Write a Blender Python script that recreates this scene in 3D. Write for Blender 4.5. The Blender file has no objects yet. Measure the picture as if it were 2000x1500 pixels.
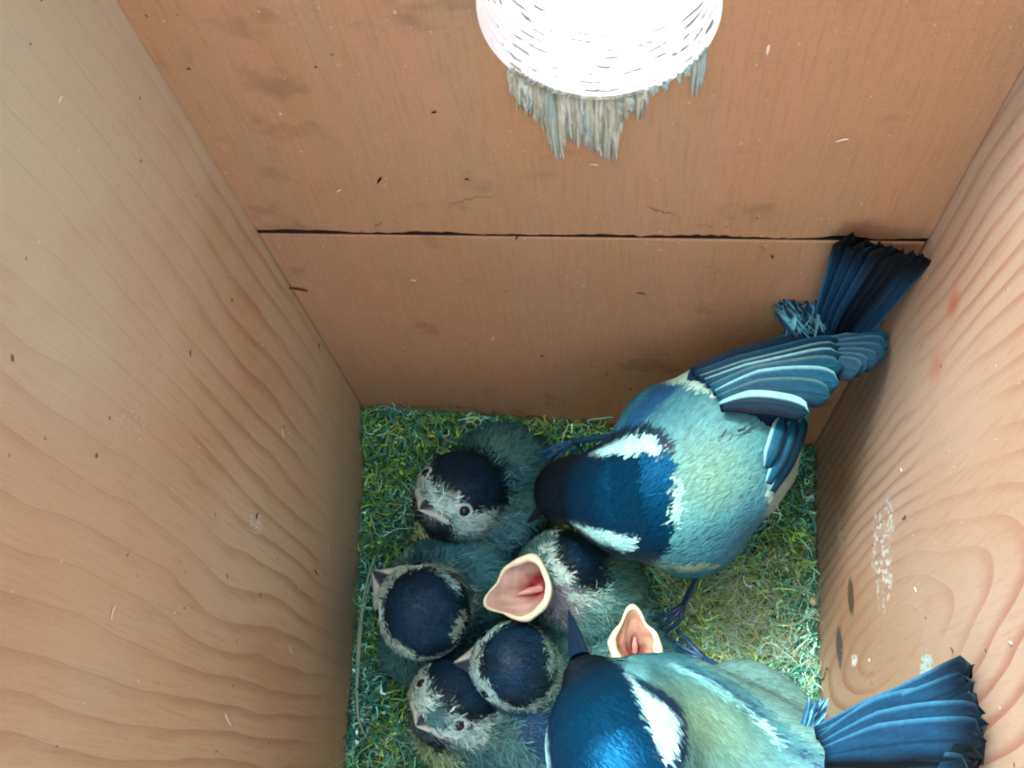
import bpy, math, random
import numpy as np
from mathutils import Vector, Matrix
S = 0.01                       # scene units per millimetre (the little box is built at ten times life size)
rng = np.random.default_rng(7)
random.seed(7)
scene = bpy.context.scene
COL = scene.collection
R = math.radians

# ------------------------------------------------------------------ camera
CAM_PITCH, CAM_YAW, CAM_ROLL, FPX = 1.12023588, 0.28079808, -0.22186187, 1800.0
CAM_POS = np.array([9.27296951, -95.49610471, 221.3645611])


def cam_axes():
    cp, sp = math.cos(CAM_PITCH), math.sin(CAM_PITCH)
    f, u, x = np.array([0, cp, -sp]), np.array([0, sp, cp]), np.array([1., 0, 0])
    c, s = math.cos(CAM_YAW), math.sin(CAM_YAW)
    Z = np.array([[c, -s, 0], [s, c, 0], [0, 0, 1]])
    f, u, x = Z @ f, Z @ u, Z @ x
    c, s = math.cos(CAM_ROLL), math.sin(CAM_ROLL)
    return c * x + s * u, c * u - s * x, f


AX, AU, AF = cam_axes()
cd = bpy.data.cameras.new("camera")
cam = bpy.data.objects.new("camera", cd)
COL.objects.link(cam)
cd.sensor_width = 36
cd.lens = 36 * FPX / 2000
cd.clip_start, cd.clip_end = 0.02, 5000
cam.matrix_world = Matrix(((AX[0], AU[0], -AF[0], CAM_POS[0] * S), (AX[1], AU[1], -AF[1], CAM_POS[1] * S),
                           (AX[2], AU[2], -AF[2], CAM_POS[2] * S), (0, 0, 0, 1)))
scene.camera = cam

# ------------------------------------------------------------------ daylight
SUN_DIR = Vector((-0.36, 0.18, 1.0)).normalized()     # towards the sun
SUN_EL = math.asin(SUN_DIR.z)
w = bpy.data.worlds.new("World")
scene.world = w
w.use_nodes = True
nt = w.node_tree
sky = nt.nodes.new("ShaderNodeTexSky")
sky.sky_type = 'NISHITA'
sky.sun_disc = False
sky.sun_elevation = SUN_EL
sky.sun_rotation = math.atan2(SUN_DIR.x, SUN_DIR.y)
sky.dust_density = 7.0
sky.air_density = 1.0
sky.ozone_density = 1.0
nt.nodes["Background"].inputs["Strength"].default_value = 0.125
nt.links.new(sky.outputs[0], nt.nodes["Background"].inputs["Color"])
sd = bpy.data.lights.new("sun", 'SUN')
sd.energy = 2.1
sd.angle = R(14)
sd.color = (1.0, 0.95, 0.88)
sun = bpy.data.objects.new("sun", sd)
COL.objects.link(sun)
sun.rotation_euler = SUN_DIR.to_track_quat('Z', 'Y').to_euler()
sun.location = SUN_DIR * 20
scene.view_settings.view_transform = 'Standard'
scene.view_settings.look = 'None'
scene.view_settings.exposure = 1.7
scene.view_settings.gamma = 1
scene.cycles.use_denoising = True
scene.cycles.filter_width = 2.0          # as soft as a small nest camera's lens
scene.cycles.max_bounces = 8
scene.cycles.diffuse_bounces = 5
scene.cycles.sample_clamp_indirect = 6


# ------------------------------------------------------------------ helpers
def at(px, py, z):
    """world point (mm) at height z seen at photo position px, py"""
    d = AF + AX * (px - 1000) / FPX - AU * (py - 750) / FPX
    return CAM_POS + d * ((z - CAM_POS[2]) / d[2])


def on_x(px, py, X):
    d = AF + AX * (px - 1000) / FPX - AU * (py - 750) / FPX
    return CAM_POS + d * ((X - CAM_POS[0]) / d[0])


def on_y(px, py, Y):
    d = AF + AX * (px - 1000) / FPX - AU * (py - 750) / FPX
    return CAM_POS + d * ((Y - CAM_POS[1]) / d[1])


def srgb(r, g, b):
    f = lambda c: (c / 255 / 12.92) if c / 255 <= 0.04045 else ((c / 255 + 0.055) / 1.055) ** 2.4
    return np.array([f(r), f(g), f(b)])


def unit(v):
    v = np.asarray(v, float)
    return v / (np.linalg.norm(v, axis=-1, keepdims=True) + 1e-12)


def tag(o, label=None, cat=None, group=None, kind=None):
    if label: o["label"] = label
    if cat: o["category"] = cat
    if group: o["group"] = group
    if kind: o["kind"] = kind
    return o


def empty(name, loc, label, cat, group=None):
    o = bpy.data.objects.new(name, None)
    COL.objects.link(o)
    o.location = Vector(loc) * S
    o.empty_display_size = 0.05
    return tag(o, label, cat, group)


def mesh_obj(name, V, F, mat, parent=None, col=None, smooth=True, normals=None):
    """V in mm (world); F: list of arrays (quads / tris) or of lists"""
    V = np.asarray(V, float)
    me = bpy.data.meshes.new(name)
    off = np.zeros(3)
    if parent is not None:
        p = parent
        while p is not None:
            off += np.array(p.location) / S
            p = p.parent
    V = V - off
    if isinstance(F, np.ndarray):
        F = [F]
    if len(F) and isinstance(F[0], np.ndarray) and F[0].ndim == 2:
        loops = np.concatenate([f.ravel() for f in F])
        tot = np.concatenate([np.full(len(f), f.shape[1]) for f in F])
    else:
        loops = np.array([i for f in F for i in f])
        tot = np.array([len(f) for f in F])
    start = np.concatenate([[0], np.cumsum(tot)[:-1]])
    me.vertices.add(len(V))
    me.vertices.foreach_set("co", (V * S).astype(np.float32).ravel())
    me.loops.add(len(loops))
    me.loops.foreach_set("vertex_index", loops.astype(np.int32))
    me.polygons.add(len(tot))
    me.polygons.foreach_set("loop_start", start.astype(np.int32))
    me.polygons.foreach_set("loop_total", tot.astype(np.int32))
    me.update(calc_edges=True)
    me.validate()
    me.polygons.foreach_set("use_smooth", np.full(len(me.polygons), bool(smooth)))
    if col is not None:
        c = np.asarray(col, float)
        if c.shape[1] == 3:
            c = np.concatenate([c, np.zeros((len(c), 1))], 1)
        a = me.color_attributes.new("Col", 'FLOAT_COLOR', 'POINT')
        a.data.foreach_set("color", c.astype(np.float32).ravel())
    if normals is not None:
        me.normals_split_custom_set_from_vertices([tuple(n) for n in normals])
    me.materials.append(mat)
    o = bpy.data.objects.new(name, me)
    COL.objects.link(o)
    if parent is not None:
        o.parent = parent
    return o


class Geo:
    """collects shapes that form ONE mesh"""
    def __init__(s): s.V, s.F, s.C, s.n = [], [], [], 0

    def add(s, V, F, C):
        V = np.asarray(V, float)
        C = np.broadcast_to(np.asarray(C, float), (len(V), np.asarray(C).shape[-1]))
        s.V.append(V)
        s.C.append(C)
        s.F += [[i + s.n for i in f] for f in F]
        s.n += len(V)

    def build(s, name, mat, parent=None, smooth=True):
        return mesh_obj(name, np.concatenate(s.V), s.F, mat, parent, np.concatenate(s.C), smooth)


def vnoise(P, seed=0):
    """cheap smooth value noise, P (N,3) -> -1..1"""
    P = np.asarray(P, float)
    i = np.floor(P).astype(np.int64)
    f = P - i
    f = f * f * (3 - 2 * f)
    out = 0
    for dx in (0, 1):
        for dy in (0, 1):
            for dz in (0, 1):
                h = (i[:, 0] + dx) * 73856093 ^ (i[:, 1] + dy) * 19349663 ^ (i[:, 2] + dz) * 83492791 ^ (seed * 2654435761)
                h = (h * 1103515245 + 12345) & 0x7fffffff
                h = (h ^ (h >> 13)) * 1274126177 & 0x7fffffff
                v = (h % 20011) / 20011 * 2 - 1
                out = out + v * (f[:, 0] if dx else 1 - f[:, 0]) * (f[:, 1] if dy else 1 - f[:, 1]) * (f[:, 2] if dz else 1 - f[:, 2])
    return out


# ------------------------------------------------------------------ node expressions
class E:
    def __init__(s, nt, sock): s.nt, s.s = nt, sock

    def _op(s, op, *args):
        n = s.nt.nodes.new("ShaderNodeMath")
        n.operation = op
        for i, a in enumerate((s,) + args):
            if isinstance(a, E): s.nt.links.new(a.s, n.inputs[i])
            else: n.inputs[i].default_value = float(a)
        return E(s.nt, n.outputs[0])
    def __add__(s, o): return s._op('ADD', o)
    __radd__ = __add__
    def __mul__(s, o): return s._op('MULTIPLY', o)
    __rmul__ = __mul__
    def __sub__(s, o): return s._op('SUBTRACT', o)
    def __rsub__(s, o): return s._op('MULTIPLY', -1)._op('ADD', o)
    def __truediv__(s, o): return s._op('DIVIDE', o)
    def sq(s): return s._op('MULTIPLY', s)
    def sqrt(s): return s._op('SQRT')
    def fract(s): return s._op('FRACT')
    def abs(s): return s._op('ABSOLUTE')
    def pow(s, e): return s._op('POWER', e)
    def max(s, e): return s._op('MAXIMUM', e)
    def min(s, e): return s._op('MINIMUM', e)
    def ss(s, a, b):
        n = s.nt.nodes.new("ShaderNodeMapRange")
        n.interpolation_type = 'SMOOTHSTEP'
        s.nt.links.new(s.s, n.inputs[0])
        n.inputs[1].default_value, n.inputs[2].default_value = (a, b) if a < b else (b, a)
        n.inputs[3].default_value, n.inputs[4].default_value = (0, 1) if a < b else (1, 0)
        return E(s.nt, n.outputs[0])


class Mat:
    def __init__(s, name, rough=0.6, spec=0.3):
        s.m = bpy.data.materials.new(name)
        s.m.use_nodes = True
        s.nt = s.m.node_tree
        s.b = s.nt.nodes["Principled BSDF"]
        s.b.inputs["Roughness"].default_value = rough
        s.b.inputs["Specular IOR Level"].default_value = spec
        tc = s.nt.nodes.new("ShaderNodeTexCoord")
        sx = s.nt.nodes.new("ShaderNodeVectorMath")
        sx.operation = 'SCALE'
        sx.inputs[3].default_value = 1 / S
        s.nt.links.new(tc.outputs["Object"], sx.inputs[0])
        s.co = sx.outputs[0]
        sp = s.nt.nodes.new("ShaderNodeSeparateXYZ")
        s.nt.links.new(s.co, sp.inputs[0])
        s.x, s.y, s.z = (E(s.nt, o) for o in sp.outputs)

    def vec(s, x, y, z):
        n = s.nt.nodes.new("ShaderNodeCombineXYZ")
        for i, a in enumerate((x, y, z)):
            if isinstance(a, E): s.nt.links.new(a.s, n.inputs[i])
            else: n.inputs[i].default_value = a
        return n.outputs[0]

    def noise(s, scale=(1, 1, 1), detail=3, rough=0.55, off=0.0, color=False):
        n = s.nt.nodes.new("ShaderNodeTexNoise")
        n.inputs["Scale"].default_value = 1
        n.inputs["Detail"].default_value = detail
        n.inputs["Roughness"].default_value = rough
        s.nt.links.new(s.vec(s.x * scale[0] + off, s.y * scale[1] + off * 1.7, s.z * scale[2] - off), n.inputs["Vector"])
        return E(s.nt, n.outputs[1 if color else 0])

    def mix(s, f, a, b, mode='MIX'):
        n = s.nt.nodes.new("ShaderNodeMix")
        n.data_type = 'RGBA'
        n.blend_type = mode
        for sock, v in ((n.inputs[0], f), (n.inputs[6], a), (n.inputs[7], b)):
            if isinstance(v, E): s.nt.links.new(v.s, sock)
            elif isinstance(v, (int, float)): sock.default_value = v
            else: sock.default_value = tuple(v) + (1,) if len(v) == 3 else tuple(v)
        return E(s.nt, n.outputs[2])

    def out(s, color, rough=None, bump=None, bstr=0.3, bdist=0.5):
        if isinstance(color, E): s.nt.links.new(color.s, s.b.inputs["Base Color"])
        else: s.b.inputs["Base Color"].default_value = tuple(color) + (1,)
        if isinstance(rough, E): s.nt.links.new(rough.s, s.b.inputs["Roughness"])
        if bump is not None:
            n = s.nt.nodes.new("ShaderNodeBump")
            n.inputs["Strength"].default_value = bstr
            n.inputs["Distance"].default_value = bdist * S
            s.nt.links.new(bump.s, n.inputs["Height"])
            s.nt.links.new(n.outputs[0], s.b.inputs["Normal"])
        return s.m


def attr_mat(name, rough=0.6, spec=0.25, gloss_rough=0.33, sss=0.0, var=0.0):
    """colour from the mesh's own colour attribute; its alpha marks glossy plumage"""
    M = Mat(name, rough, spec)
    a = M.nt.nodes.new("ShaderNodeVertexColor")
    a.layer_name = "Col"
    g = E(M.nt, a.outputs["Alpha"])
    c = E(M.nt, a.outputs["Color"])
    if var:
        c = M.mix(M.noise((.9, .9, .9), 4).ss(.3, .7) * var, c, M.mix(1.0, c, (.45, .45, .45), 'MULTIPLY'))
    M.nt.links.new((g * (gloss_rough - rough) + rough).s, M.b.inputs["Roughness"])
    M.nt.links.new((g * .7 + spec).s, M.b.inputs["Specular IOR Level"])
    M.nt.links.new(M.mix(g, (1, 1, 1), (.03, .42, 1.0)).s, M.b.inputs["Specular Tint"])     # blue structural sheen of the glossy cap
    if sss:
        M.b.inputs["Subsurface Weight"].default_value = sss
        M.b.inputs["Subsurface Radius"].default_value = (1.0, .45, .3)
        M.b.inputs["Subsurface Scale"].default_value = 1.2 * S
    return M.out(c)


# ------------------------------------------------------------------ wood of the box
HW, TH, BACK, TOP, BOT = 61.0, 18.0, -150.0, 178.0, -62.0  # TOP cut low and roof omitted so sky and sun light the nest
SEAM = 80.3
HX, HZ, HR = 4.3, 132.3, 16.0
WALL_L, WALL_R, WALL_F = srgb(188, 150, 112), srgb(190, 152, 124), srgb(188, 144, 104)


def fleck(M, s0, th, off):
    return M.noise(s0, 1, .4, off).ss(th, th + .05)


def front_mat(name, off):
    M = Mat(name, 0.55, 0.35)
    M.z = M.z + BOT
    broad = M.noise((.05, .05, .012), 2, .5, off)
    broad2 = M.noise((.14, .1, .016), 3, .5, off + 9)
    fine = M.noise((1.6, 1, .10), 4, .6, off + 3)
    fib = M.noise((.25, 1, 2.4), 3, .6, off + 5)
    grain = M.noise((4.5, 3, 4.5), 2, .6, off + 2)
    c = M.mix(broad.ss(.35, .65), WALL_F, srgb(182, 148, 112))
    c = M.mix(broad2.ss(.45, .7) * .55, c, srgb(196, 146, 114))
    c = M.mix(fine.ss(.45, .75) * .25, c, srgb(140, 92, 58))
    c = M.mix(fib.ss(.56, .72) * .22, c, srgb(208, 160, 116))
    c = M.mix(grain.ss(.5, .75) * .3, c, srgb(128, 88, 58))
    # hairline wood checks that arch just over the seam
    d = (M.x + 6).sq() * .010 + (M.z - 93)
    wob = M.noise((.3, .3, .3), 3, .6, 4) * 5 - 2.5
    c = M.mix((d + wob).abs().ss(.35, .1) * M.noise((.12, .1, .2), 2, .5, 17).ss(.5, .6) * .55, c, srgb(110, 62, 40))
    c = M.mix(M.noise((.07, .05, .09), 3, .6, off + 21).ss(.58, .72) * .42, c, srgb(118, 96, 74))
    c = M.mix(fleck(M, (.55, .5, .5), .765, off + 31) * M.noise((.03, .03, .03), 2, .5, 77).ss(.5, .6), c, srgb(60, 34, 26))
    c = M.mix(fleck(M, (.9, .5, 1.1), .775, off + 41) * M.noise((.03, .03, .03), 2, .5, 88).ss(.48, .58), c, srgb(236, 214, 200))
    c = M.mix(fleck(M, (1.7, .5, 1.7), .765, off + 55) * .8, c, srgb(228, 196, 172))
    return M.out(c, bump=fine + fib * .6 + grain * .5, bstr=.25, bdist=.35)


def side_mat(name, base, pale, line, y0, z1, k, freq, off, knot=None, strength=.55, smear=False, cloud=None):
    M = Mat(name, 0.6, 0.3)
    M.z = M.z + BOT
    warp = M.noise((.012, .022, .010), 3, .5, off) * 12 - 6
    yy = M.y - y0 + warp
    zz = (M.z - z1) * k
    ring = (yy.sq() + zz.sq()).sqrt()
    if knot:
        ky, kz = knot
        dk = ((M.y - ky).sq() + ((M.z - kz) * .8).sq()).sqrt()
        ring = ring + (dk * (-1 / 11)).ss(-3, 0) * 16
    t = (ring * freq + M.noise((.03, .05, .02), 2, .5, off + 7) * 1.3).fract()
    late = t.ss(.5, .94) * t.ss(1.0, .96)
    fine = M.noise((1, 1.3, .09), 4, .6, off + 3)
    fib = M.noise((1, .5, 1.9), 3, .6, off + 5)
    grain = M.noise((4, 4, 4), 2, .6, off + 2)
    bl = M.noise((.02, .02, .016), 2, .5, off + 11)
    c = M.mix(bl.ss(.38, .62), base, pale)
    lv = M.noise((.02, .02, .02), 2, .5, off + 13).ss(.3, .65)
    c = M.mix(late * lv * strength, c, line)
    c = M.mix(fine.ss(.48, .75) * .22, c, line * .75)
    c = M.mix(fib.ss(.58, .74) * .22, c, np.minimum(pale * 1.35, .8))
    c = M.mix(grain.ss(.5, .75) * .34, c, line * .7)
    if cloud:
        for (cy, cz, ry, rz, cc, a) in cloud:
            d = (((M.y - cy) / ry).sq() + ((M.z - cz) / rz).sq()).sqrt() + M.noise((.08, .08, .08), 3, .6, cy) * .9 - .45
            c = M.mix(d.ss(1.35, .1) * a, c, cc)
    if smear:
        # dried droppings and two dark knots
        for (cy, cz, ry, rz, th, cc, fr, a) in smear:
            d = (((M.y - cy) / ry).sq() + ((M.z - cz) / rz).sq()).sqrt() + M.noise((.15, .15, .15), 3, .6, cy) * .8 - .4
            n = M.noise((fr, fr, fr * .55), 3, .65, cz)
            c = M.mix(d.ss(1, .6) * n.ss(th, th + .07) * a, c, cc)
    c = M.mix(fleck(M, (.55, .5, .5), .78, off + 31) * .8, c, srgb(70, 46, 36))
    c = M.mix(fleck(M, (1, .9, .8), .775, off + 41), c, srgb(232, 220, 214))
    return M.out(c, bump=late * .5 + fine + fib * .5 + grain * .4, bstr=.22, bdist=.35)


def box_VF(x0, x1, y0, y1, z0, z1):
    V = [(x, y, z) for x in (x0, x1) for y in (y0, y1) for z in (z0, z1)]
    return V, [[0, 1, 3, 2], [4, 6, 7, 5], [0, 4, 5, 1], [2, 3, 7, 6], [0, 2, 6, 4], [1, 5, 7, 3]]


box = empty("nest_box", (0, 0, BOT), "wooden nest box, roof left off to let skylight in, with a round bright entrance hole in its front", "nest box")

m_front = front_mat("planed_front_wood", 0)
m_front2 = front_mat("planed_lower_front_wood", 60)


def slab(name, mat, parent, x0, x1, y0, y1, z0, z1, bev=.5):
    V, F = box_VF(x0, x1, y0, y1, z0, z1)
    o = mesh_obj(name, V, F, mat, parent, smooth=False)
    b = o.modifiers.new("bevel", 'BEVEL')
    b.width = bev * S
    b.segments = 2
    return o


# upper front board with the round hole and a rough sawn lower edge
def front_board():
    NA = 512
    ang = np.linspace(0, 2 * np.pi, NA, endpoint=False)
    rect = []
    x0, x1, z0, z1 = -HW + .1, HW - .1, SEAM, TOP
    for a in ang:
        c, s = math.cos(a), math.sin(a)
        t = min(((x1 - HX) / c) if c > 1e-9 else ((x0 - HX) / c if c < -1e-9 else 1e9),
                ((z1 - HZ) / s) if s > 1e-9 else ((z0 - HZ) / s if s < -1e-9 else 1e9))
        x, z = HX + c * t, HZ + s * t
        rect.append((x, z))
    rect = np.array(rect)
    for cx, cz in ((x0, z0), (x1, z0), (x0, z1), (x1, z1)):
        rect[np.argmin(np.hypot(rect[:, 0] - cx, rect[:, 1] - cz))] = (cx, cz)
    low = np.abs(rect[:, 1] - z0) < .01
    jag = sum(vnoise(np.stack([rect[:, 0] * f_, rect[:, 0] * 0, rect[:, 0] * 0], 1), 3) * a_ for f_, a_ in ((.17, .55), (.8, .2), (2.9, .14))) + 1.0
    edge = ~low & (np.abs(rect[:, 1] - z1) > .01)
    rect[low, 1] += jag[low]
    rect[edge, 1] = np.maximum(rect[edge, 1], SEAM + jag[edge])
    circ = np.stack([HX + HR * np.cos(ang), HZ + HR * np.sin(ang)], 1)
    rings = []
    for t in (0, .03, .12, .3, .6, 1.0):
        rings.append(np.concatenate([(circ * (1 - t) + rect * t), np.zeros((NA, 1))], 1)[:, [0, 2, 1]])
    ins = rings
    outs = [r + np.array([0, TH, 0]) for r in rings[::-1]]
    allr = ins + outs                                    # inner face outwards, then outer face inwards
    V = np.concatenate(allr)
    F = []
    n = len(allr)
    for k in range(n - 1):
        for i in range(NA):
            j = (i + 1) % NA
            F.append([k * NA + i, k * NA + j, (k + 1) * NA + j, (k + 1) * NA + i])
    return mesh_obj("upper_front_board", V, F, m_front, box, smooth=False)


fb = front_board()
# the drilled lining of the hole, ridged by the hole saw
M = Mat("raw_cut_wood", .8, .1)
gr = M.noise((.5, 2.6, .5), 3, .6)
dash = (M.y * .62 + M.noise((.08, .12, .08), 3) * 2.2).fract()
c = M.mix(dash.ss(.62, .72) * dash.ss(.95, .85) * M.noise((.26, .9, .26), 3, .6, 3).ss(.51, .58), (.93, .93, .92), (.25, .24, .25))
m_raw = M.out(c, bump=gr, bstr=.4, bdist=.5)
NA, NB = 160, 60
V, F = [], []
for j in range(NB + 1):
    y = -.15 + (TH + .3) * j / NB
    for i in range(NA):
        a = 2 * math.pi * i / NA
        r = HR - .05 - .3 * abs(math.sin(j * .55 + .5 * math.sin(a * 3))) ** 3 * (.3 + .7 * (math.sin(a * 7 + j) > -.2)) - (0 if 1 < j < NB - 1 else -.03)
        V.append((HX + r * math.cos(a), y, HZ + r * math.sin(a)))
for j in range(NB):
    for i in range(NA):
        k = (i + 1) % NA
        F.append([j * NA + i, (j + 1) * NA + i, (j + 1) * NA + k, j * NA + k])
lining = mesh_obj("entrance_hole", V, F, m_raw, box)

# torn wood fibres under the hole
m_spl = attr_mat("torn_wood_fibre", .5, .4, var=.12)
g = Geo()
prof = [(1003, 185), (1012, 213), (1022, 200), (1032, 224), (1042, 205), (1052, 228), (1062, 250), (1075, 258), (1085, 303), (1095, 306), (1103, 278), (1112, 268),
        (1122, 272), (1132, 284), (1142, 276), (1152, 290), (1160, 297), (1168, 285), (1180, 303), (1190, 310), (1200, 306), (1207, 262), (1213, 240), (1220, 246),
        (1230, 215), (1240, 222), (1248, 232), (1257, 226), (1263, 190)]
px_ = np.array([p[0] for p in prof]); py_ = np.array([p[1] for p in prof])


def sliver(x, zt, zb, wd, dep, colr):
    n = 6
    V, F = [], []
    lean = rng.normal(0, .25)
    for i in range(n + 1):
        t = i / n
        ww = wd * (1 - .75 * t ** 2.5) * (1 + .15 * rng.normal())
        dd = dep * (.30 + .75 * t if t < .8 else .9 - 2.5 * (t - .8)) + .15 + .12 * rng.random()
        xx = x + lean * t + .06 * rng.normal()
        zz = zt + (zb - zt) * t
        V += [(xx - ww, .05, zz), (xx - ww * .4, -dd, zz), (xx + ww * .5, -dd * .85, zz), (xx + ww, .05, zz)]
    for i in range(n):
        for k in range(3):
            a = i * 4 + k
            F.append([a, a + 4, a + 5, a + 1])
    F += [[0, 3, 2, 1], [n * 4 + k for k in range(4)]]
    cc = np.array(colr)[None] * (0.8 + .4 * rng.random((len(V), 1)))
    g.add(V, F, cc)


for i in range(190):
    px = rng.uniform(1004, 1262)
    pb = np.interp(px, px_, py_)
    frac = 1.0 if i % 2 == 0 else rng.uniform(.45, .95)
    e = on_y(px, 150, 0)[0]
    x = on_y(px, pb, 0)[0]
    if abs(x - HX) > HR * .98: continue
    zt = HZ - math.sqrt(HR ** 2 - (x - HX) ** 2) + .25
    zb0 = on_y(px, pb, 0)[2]
    zb = zt + (zb0 - zt) * frac + rng.normal(0, .25)
    colr = srgb(*[(176, 178, 160), (196, 200, 178), (150, 158, 144), (206, 214, 204), (166, 190, 188)][rng.integers(5)])
    sliver(x, zt, min(zb, zt - .6), rng.uniform(.28, .75), rng.uniform(.4, 1.3), colr)
for i in range(16):
    px = rng.uniform(1262, 1345)
    x = on_y(px, 175, 0)[0]
    zt = HZ - math.sqrt(max(HR ** 2 - (x - HX) ** 2, 4)) + .25
    sliver(x, zt, zt - rng.uniform(.7, 1.9), .3, .5, srgb(170, 196, 192))
g.build("splinter_fringe", m_spl, fb)
g = Geo()
for px, pb in ((1352, 185), (1360, 186), (1366, 172), (1372, 160)):
    x, zb = on_y(px, pb, 0)[[0, 2]]
    zt = HZ - math.sqrt(max(HR ** 2 - (x - HX) ** 2, 4)) + .2
    sliver(x, zt, zb, .4, .6, srgb(170, 190, 186))
g.build("splinter_fringe", m_spl, fb)

low = slab("lower_front_board", m_front2, box, -HW + .1, HW - .1, 0, TH, BOT, SEAM - .25)
m_dark = Mat("seam_gap_shade").out(srgb(26, 14, 10))  # near-black strip set in the seam gap to paint its shade
slab("seam_shade_strip", m_dark, box, -HW + .1, HW - .1, 0.2, TH - 3, SEAM - .24, SEAM + 3.0, .05)

kn = on_x(1700, 1215, HW)
d1, d2, d3, d4, d5 = (on_x(a, b, HW) for a, b in ((1722, 1090), (1662, 1170), (1640, 1265), (1812, 1308), (1668, 1290)))
red1, red2, red3, d6 = (on_x(a, b, HW) for a, b in ((1862, 592), (1830, 715), (1640, 950), (1640, 1040)))
wht = srgb(205, 222, 226)
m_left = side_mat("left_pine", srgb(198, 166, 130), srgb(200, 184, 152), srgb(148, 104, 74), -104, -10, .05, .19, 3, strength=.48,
                  cloud=[(on_x(60, 120, -HW)[1], on_x(60, 120, -HW)[2], 46, 60, srgb(206, 202, 172), .8), (on_x(120, 1080, -HW)[1], on_x(120, 1080, -HW)[2], 22, 34, srgb(210, 166, 130), .5),  # first cloud: pale cast of skylight painted onto the upper board
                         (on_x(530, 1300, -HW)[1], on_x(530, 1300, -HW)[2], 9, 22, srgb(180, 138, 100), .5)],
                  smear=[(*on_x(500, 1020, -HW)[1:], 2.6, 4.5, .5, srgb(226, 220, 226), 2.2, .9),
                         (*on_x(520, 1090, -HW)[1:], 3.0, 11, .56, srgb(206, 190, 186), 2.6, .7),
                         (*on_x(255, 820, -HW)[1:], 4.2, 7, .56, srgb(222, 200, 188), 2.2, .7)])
m_right = side_mat("right_pine", srgb(178, 154, 130), srgb(180, 164, 146), srgb(152, 98, 80), kn[1] - 6, kn[2] + 4, .22, .33, 17, strength=.72,
                   cloud=[(d3[1] + 4, d3[2], 13, 34, srgb(150, 116, 82), .55),
                          (red1[1], red1[2], 2.4, 3.6, srgb(176, 98, 70), .8), (red2[1], red2[2], 3.0, 4.5, srgb(176, 112, 90), .6),
                          (red3[1], red3[2], 3, 12, srgb(170, 108, 80), .35)],
                   smear=[(d1[1], d1[2], 13.0, 8, .52, wht, .9, .9), (d1[1] + 6, d1[2] + 7, 5, 4, .5, wht, 1.2, .8), (d6[1], d6[2], 5, 4, .52, wht, 1.3, .8), (d4[1], d4[2], 3.6, 4.2, .44, srgb(170, 214, 216), 1.0, 1.0),
                          (d2[1], d2[2], 5.0, 3.4, .3, srgb(70, 66, 52), .6, .85), (d3[1], d3[2], 5.5, 4.2, .34, srgb(52, 62, 74), .5, .85),
                          (d5[1], d5[2], 1.6, 3.4, .42, srgb(220, 235, 235), 1.4, 1.0)])
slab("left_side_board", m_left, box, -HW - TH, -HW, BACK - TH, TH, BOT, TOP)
slab("right_side_board", m_right, box, HW, HW + TH, BACK - TH, TH, BOT, TOP)
slab("floor_board", m_front2, box, -HW + .1, HW - .1, BACK, -.1, BOT + .1, BOT + 14)
slab("back_board", m_left, box, -HW + .1, HW - .1, BACK - TH, BACK - .1, BOT, 5)  # cut low so skylight comes in over it from behind
# pale chips and threads sticking to the boards
m_chip = attr_mat("wood_chip", .7, .2)


def chip(P, nrm, L, wd, ang, colr, name, parent=box):
    nrm = unit(nrm)
    a = unit(np.cross(nrm, [0.3, .2, .9])); b = np.cross(nrm, a)
    d = a * math.cos(ang) + b * math.sin(ang); e = np.cross(nrm, d)
    g = Geo()
    V = []
    for t, ww in ((-.5, .3), (-.2, 1), (.2, .8), (.5, .15)):
        c0 = np.array(P) + d * L * t + nrm * (.1 + .2 * abs(t))
        V += [c0 - e * wd * ww, c0 + nrm * wd * .6, c0 + e * wd * ww]
    F = [[i * 3 + k, i * 3 + k + 1, i * 3 + k + 4, i * 3 + k + 3] for i in range(3) for k in range(2)]
    g.add(V, F, colr)
    return g.build(name, m_chip, parent)


for (px, py, L, a, c) in ((741, 351, 2.2, 1.3, (40, 24, 20)), (1645, 272, 1.8, .7, (232, 224, 206)), (1500, 95, 2.0, 1.9, (240, 236, 226)), (912, 349, .8, .3, (52, 34, 28)),
                          (848, 218, .9, .6, (44, 30, 26)), (1010, 462, 2.2, 1.5, (70, 48, 38)), (578, 563, 5.0, 0.05, (96, 56, 30)), (1252, 572, 2.0, .1, (92, 74, 62)),
                          (662, 371, 1.2, 1.0, (230, 215, 205)), (963, 660, 2.0, 1.4, (214, 206, 160)), (807, 546, 1.2, .2, (232, 220, 206)), (1160, 320, 1.5, .2, (224, 200, 178))):
    P = on_y(px, py, -.05)
    chip(P, (0, -1, 0), L, .22 if L < 4 else .45, a, srgb(*c), "wood_chip")
for (px, py, L, a, c) in ((551, 846, 2.2, 1.3, (226, 220, 214)), (566, 1268, 3.2, 1.4, (216, 212, 206)), (640, 1072, 3.0, .6, (206, 200, 190)), (218, 1197, 2.0, .2, (232, 210, 196)),
                          (443, 1405, 4.2, 1.35, (226, 210, 206)), (500, 1008, 1.4, .2, (70, 60, 66)), (616, 1117, 3.0, 1.5, (92, 70, 52)), (622, 675, 1.2, .3, (60, 56, 64)),
                          (115, 195, 1.2, .1, (236, 226, 216)), (370, 690, 1.2, .8, (120, 84, 60))):
    chip(on_x(px, py, -HW + .05), (1, 0, 0), L, .25, a, srgb(*c), "wood_chip")
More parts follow.
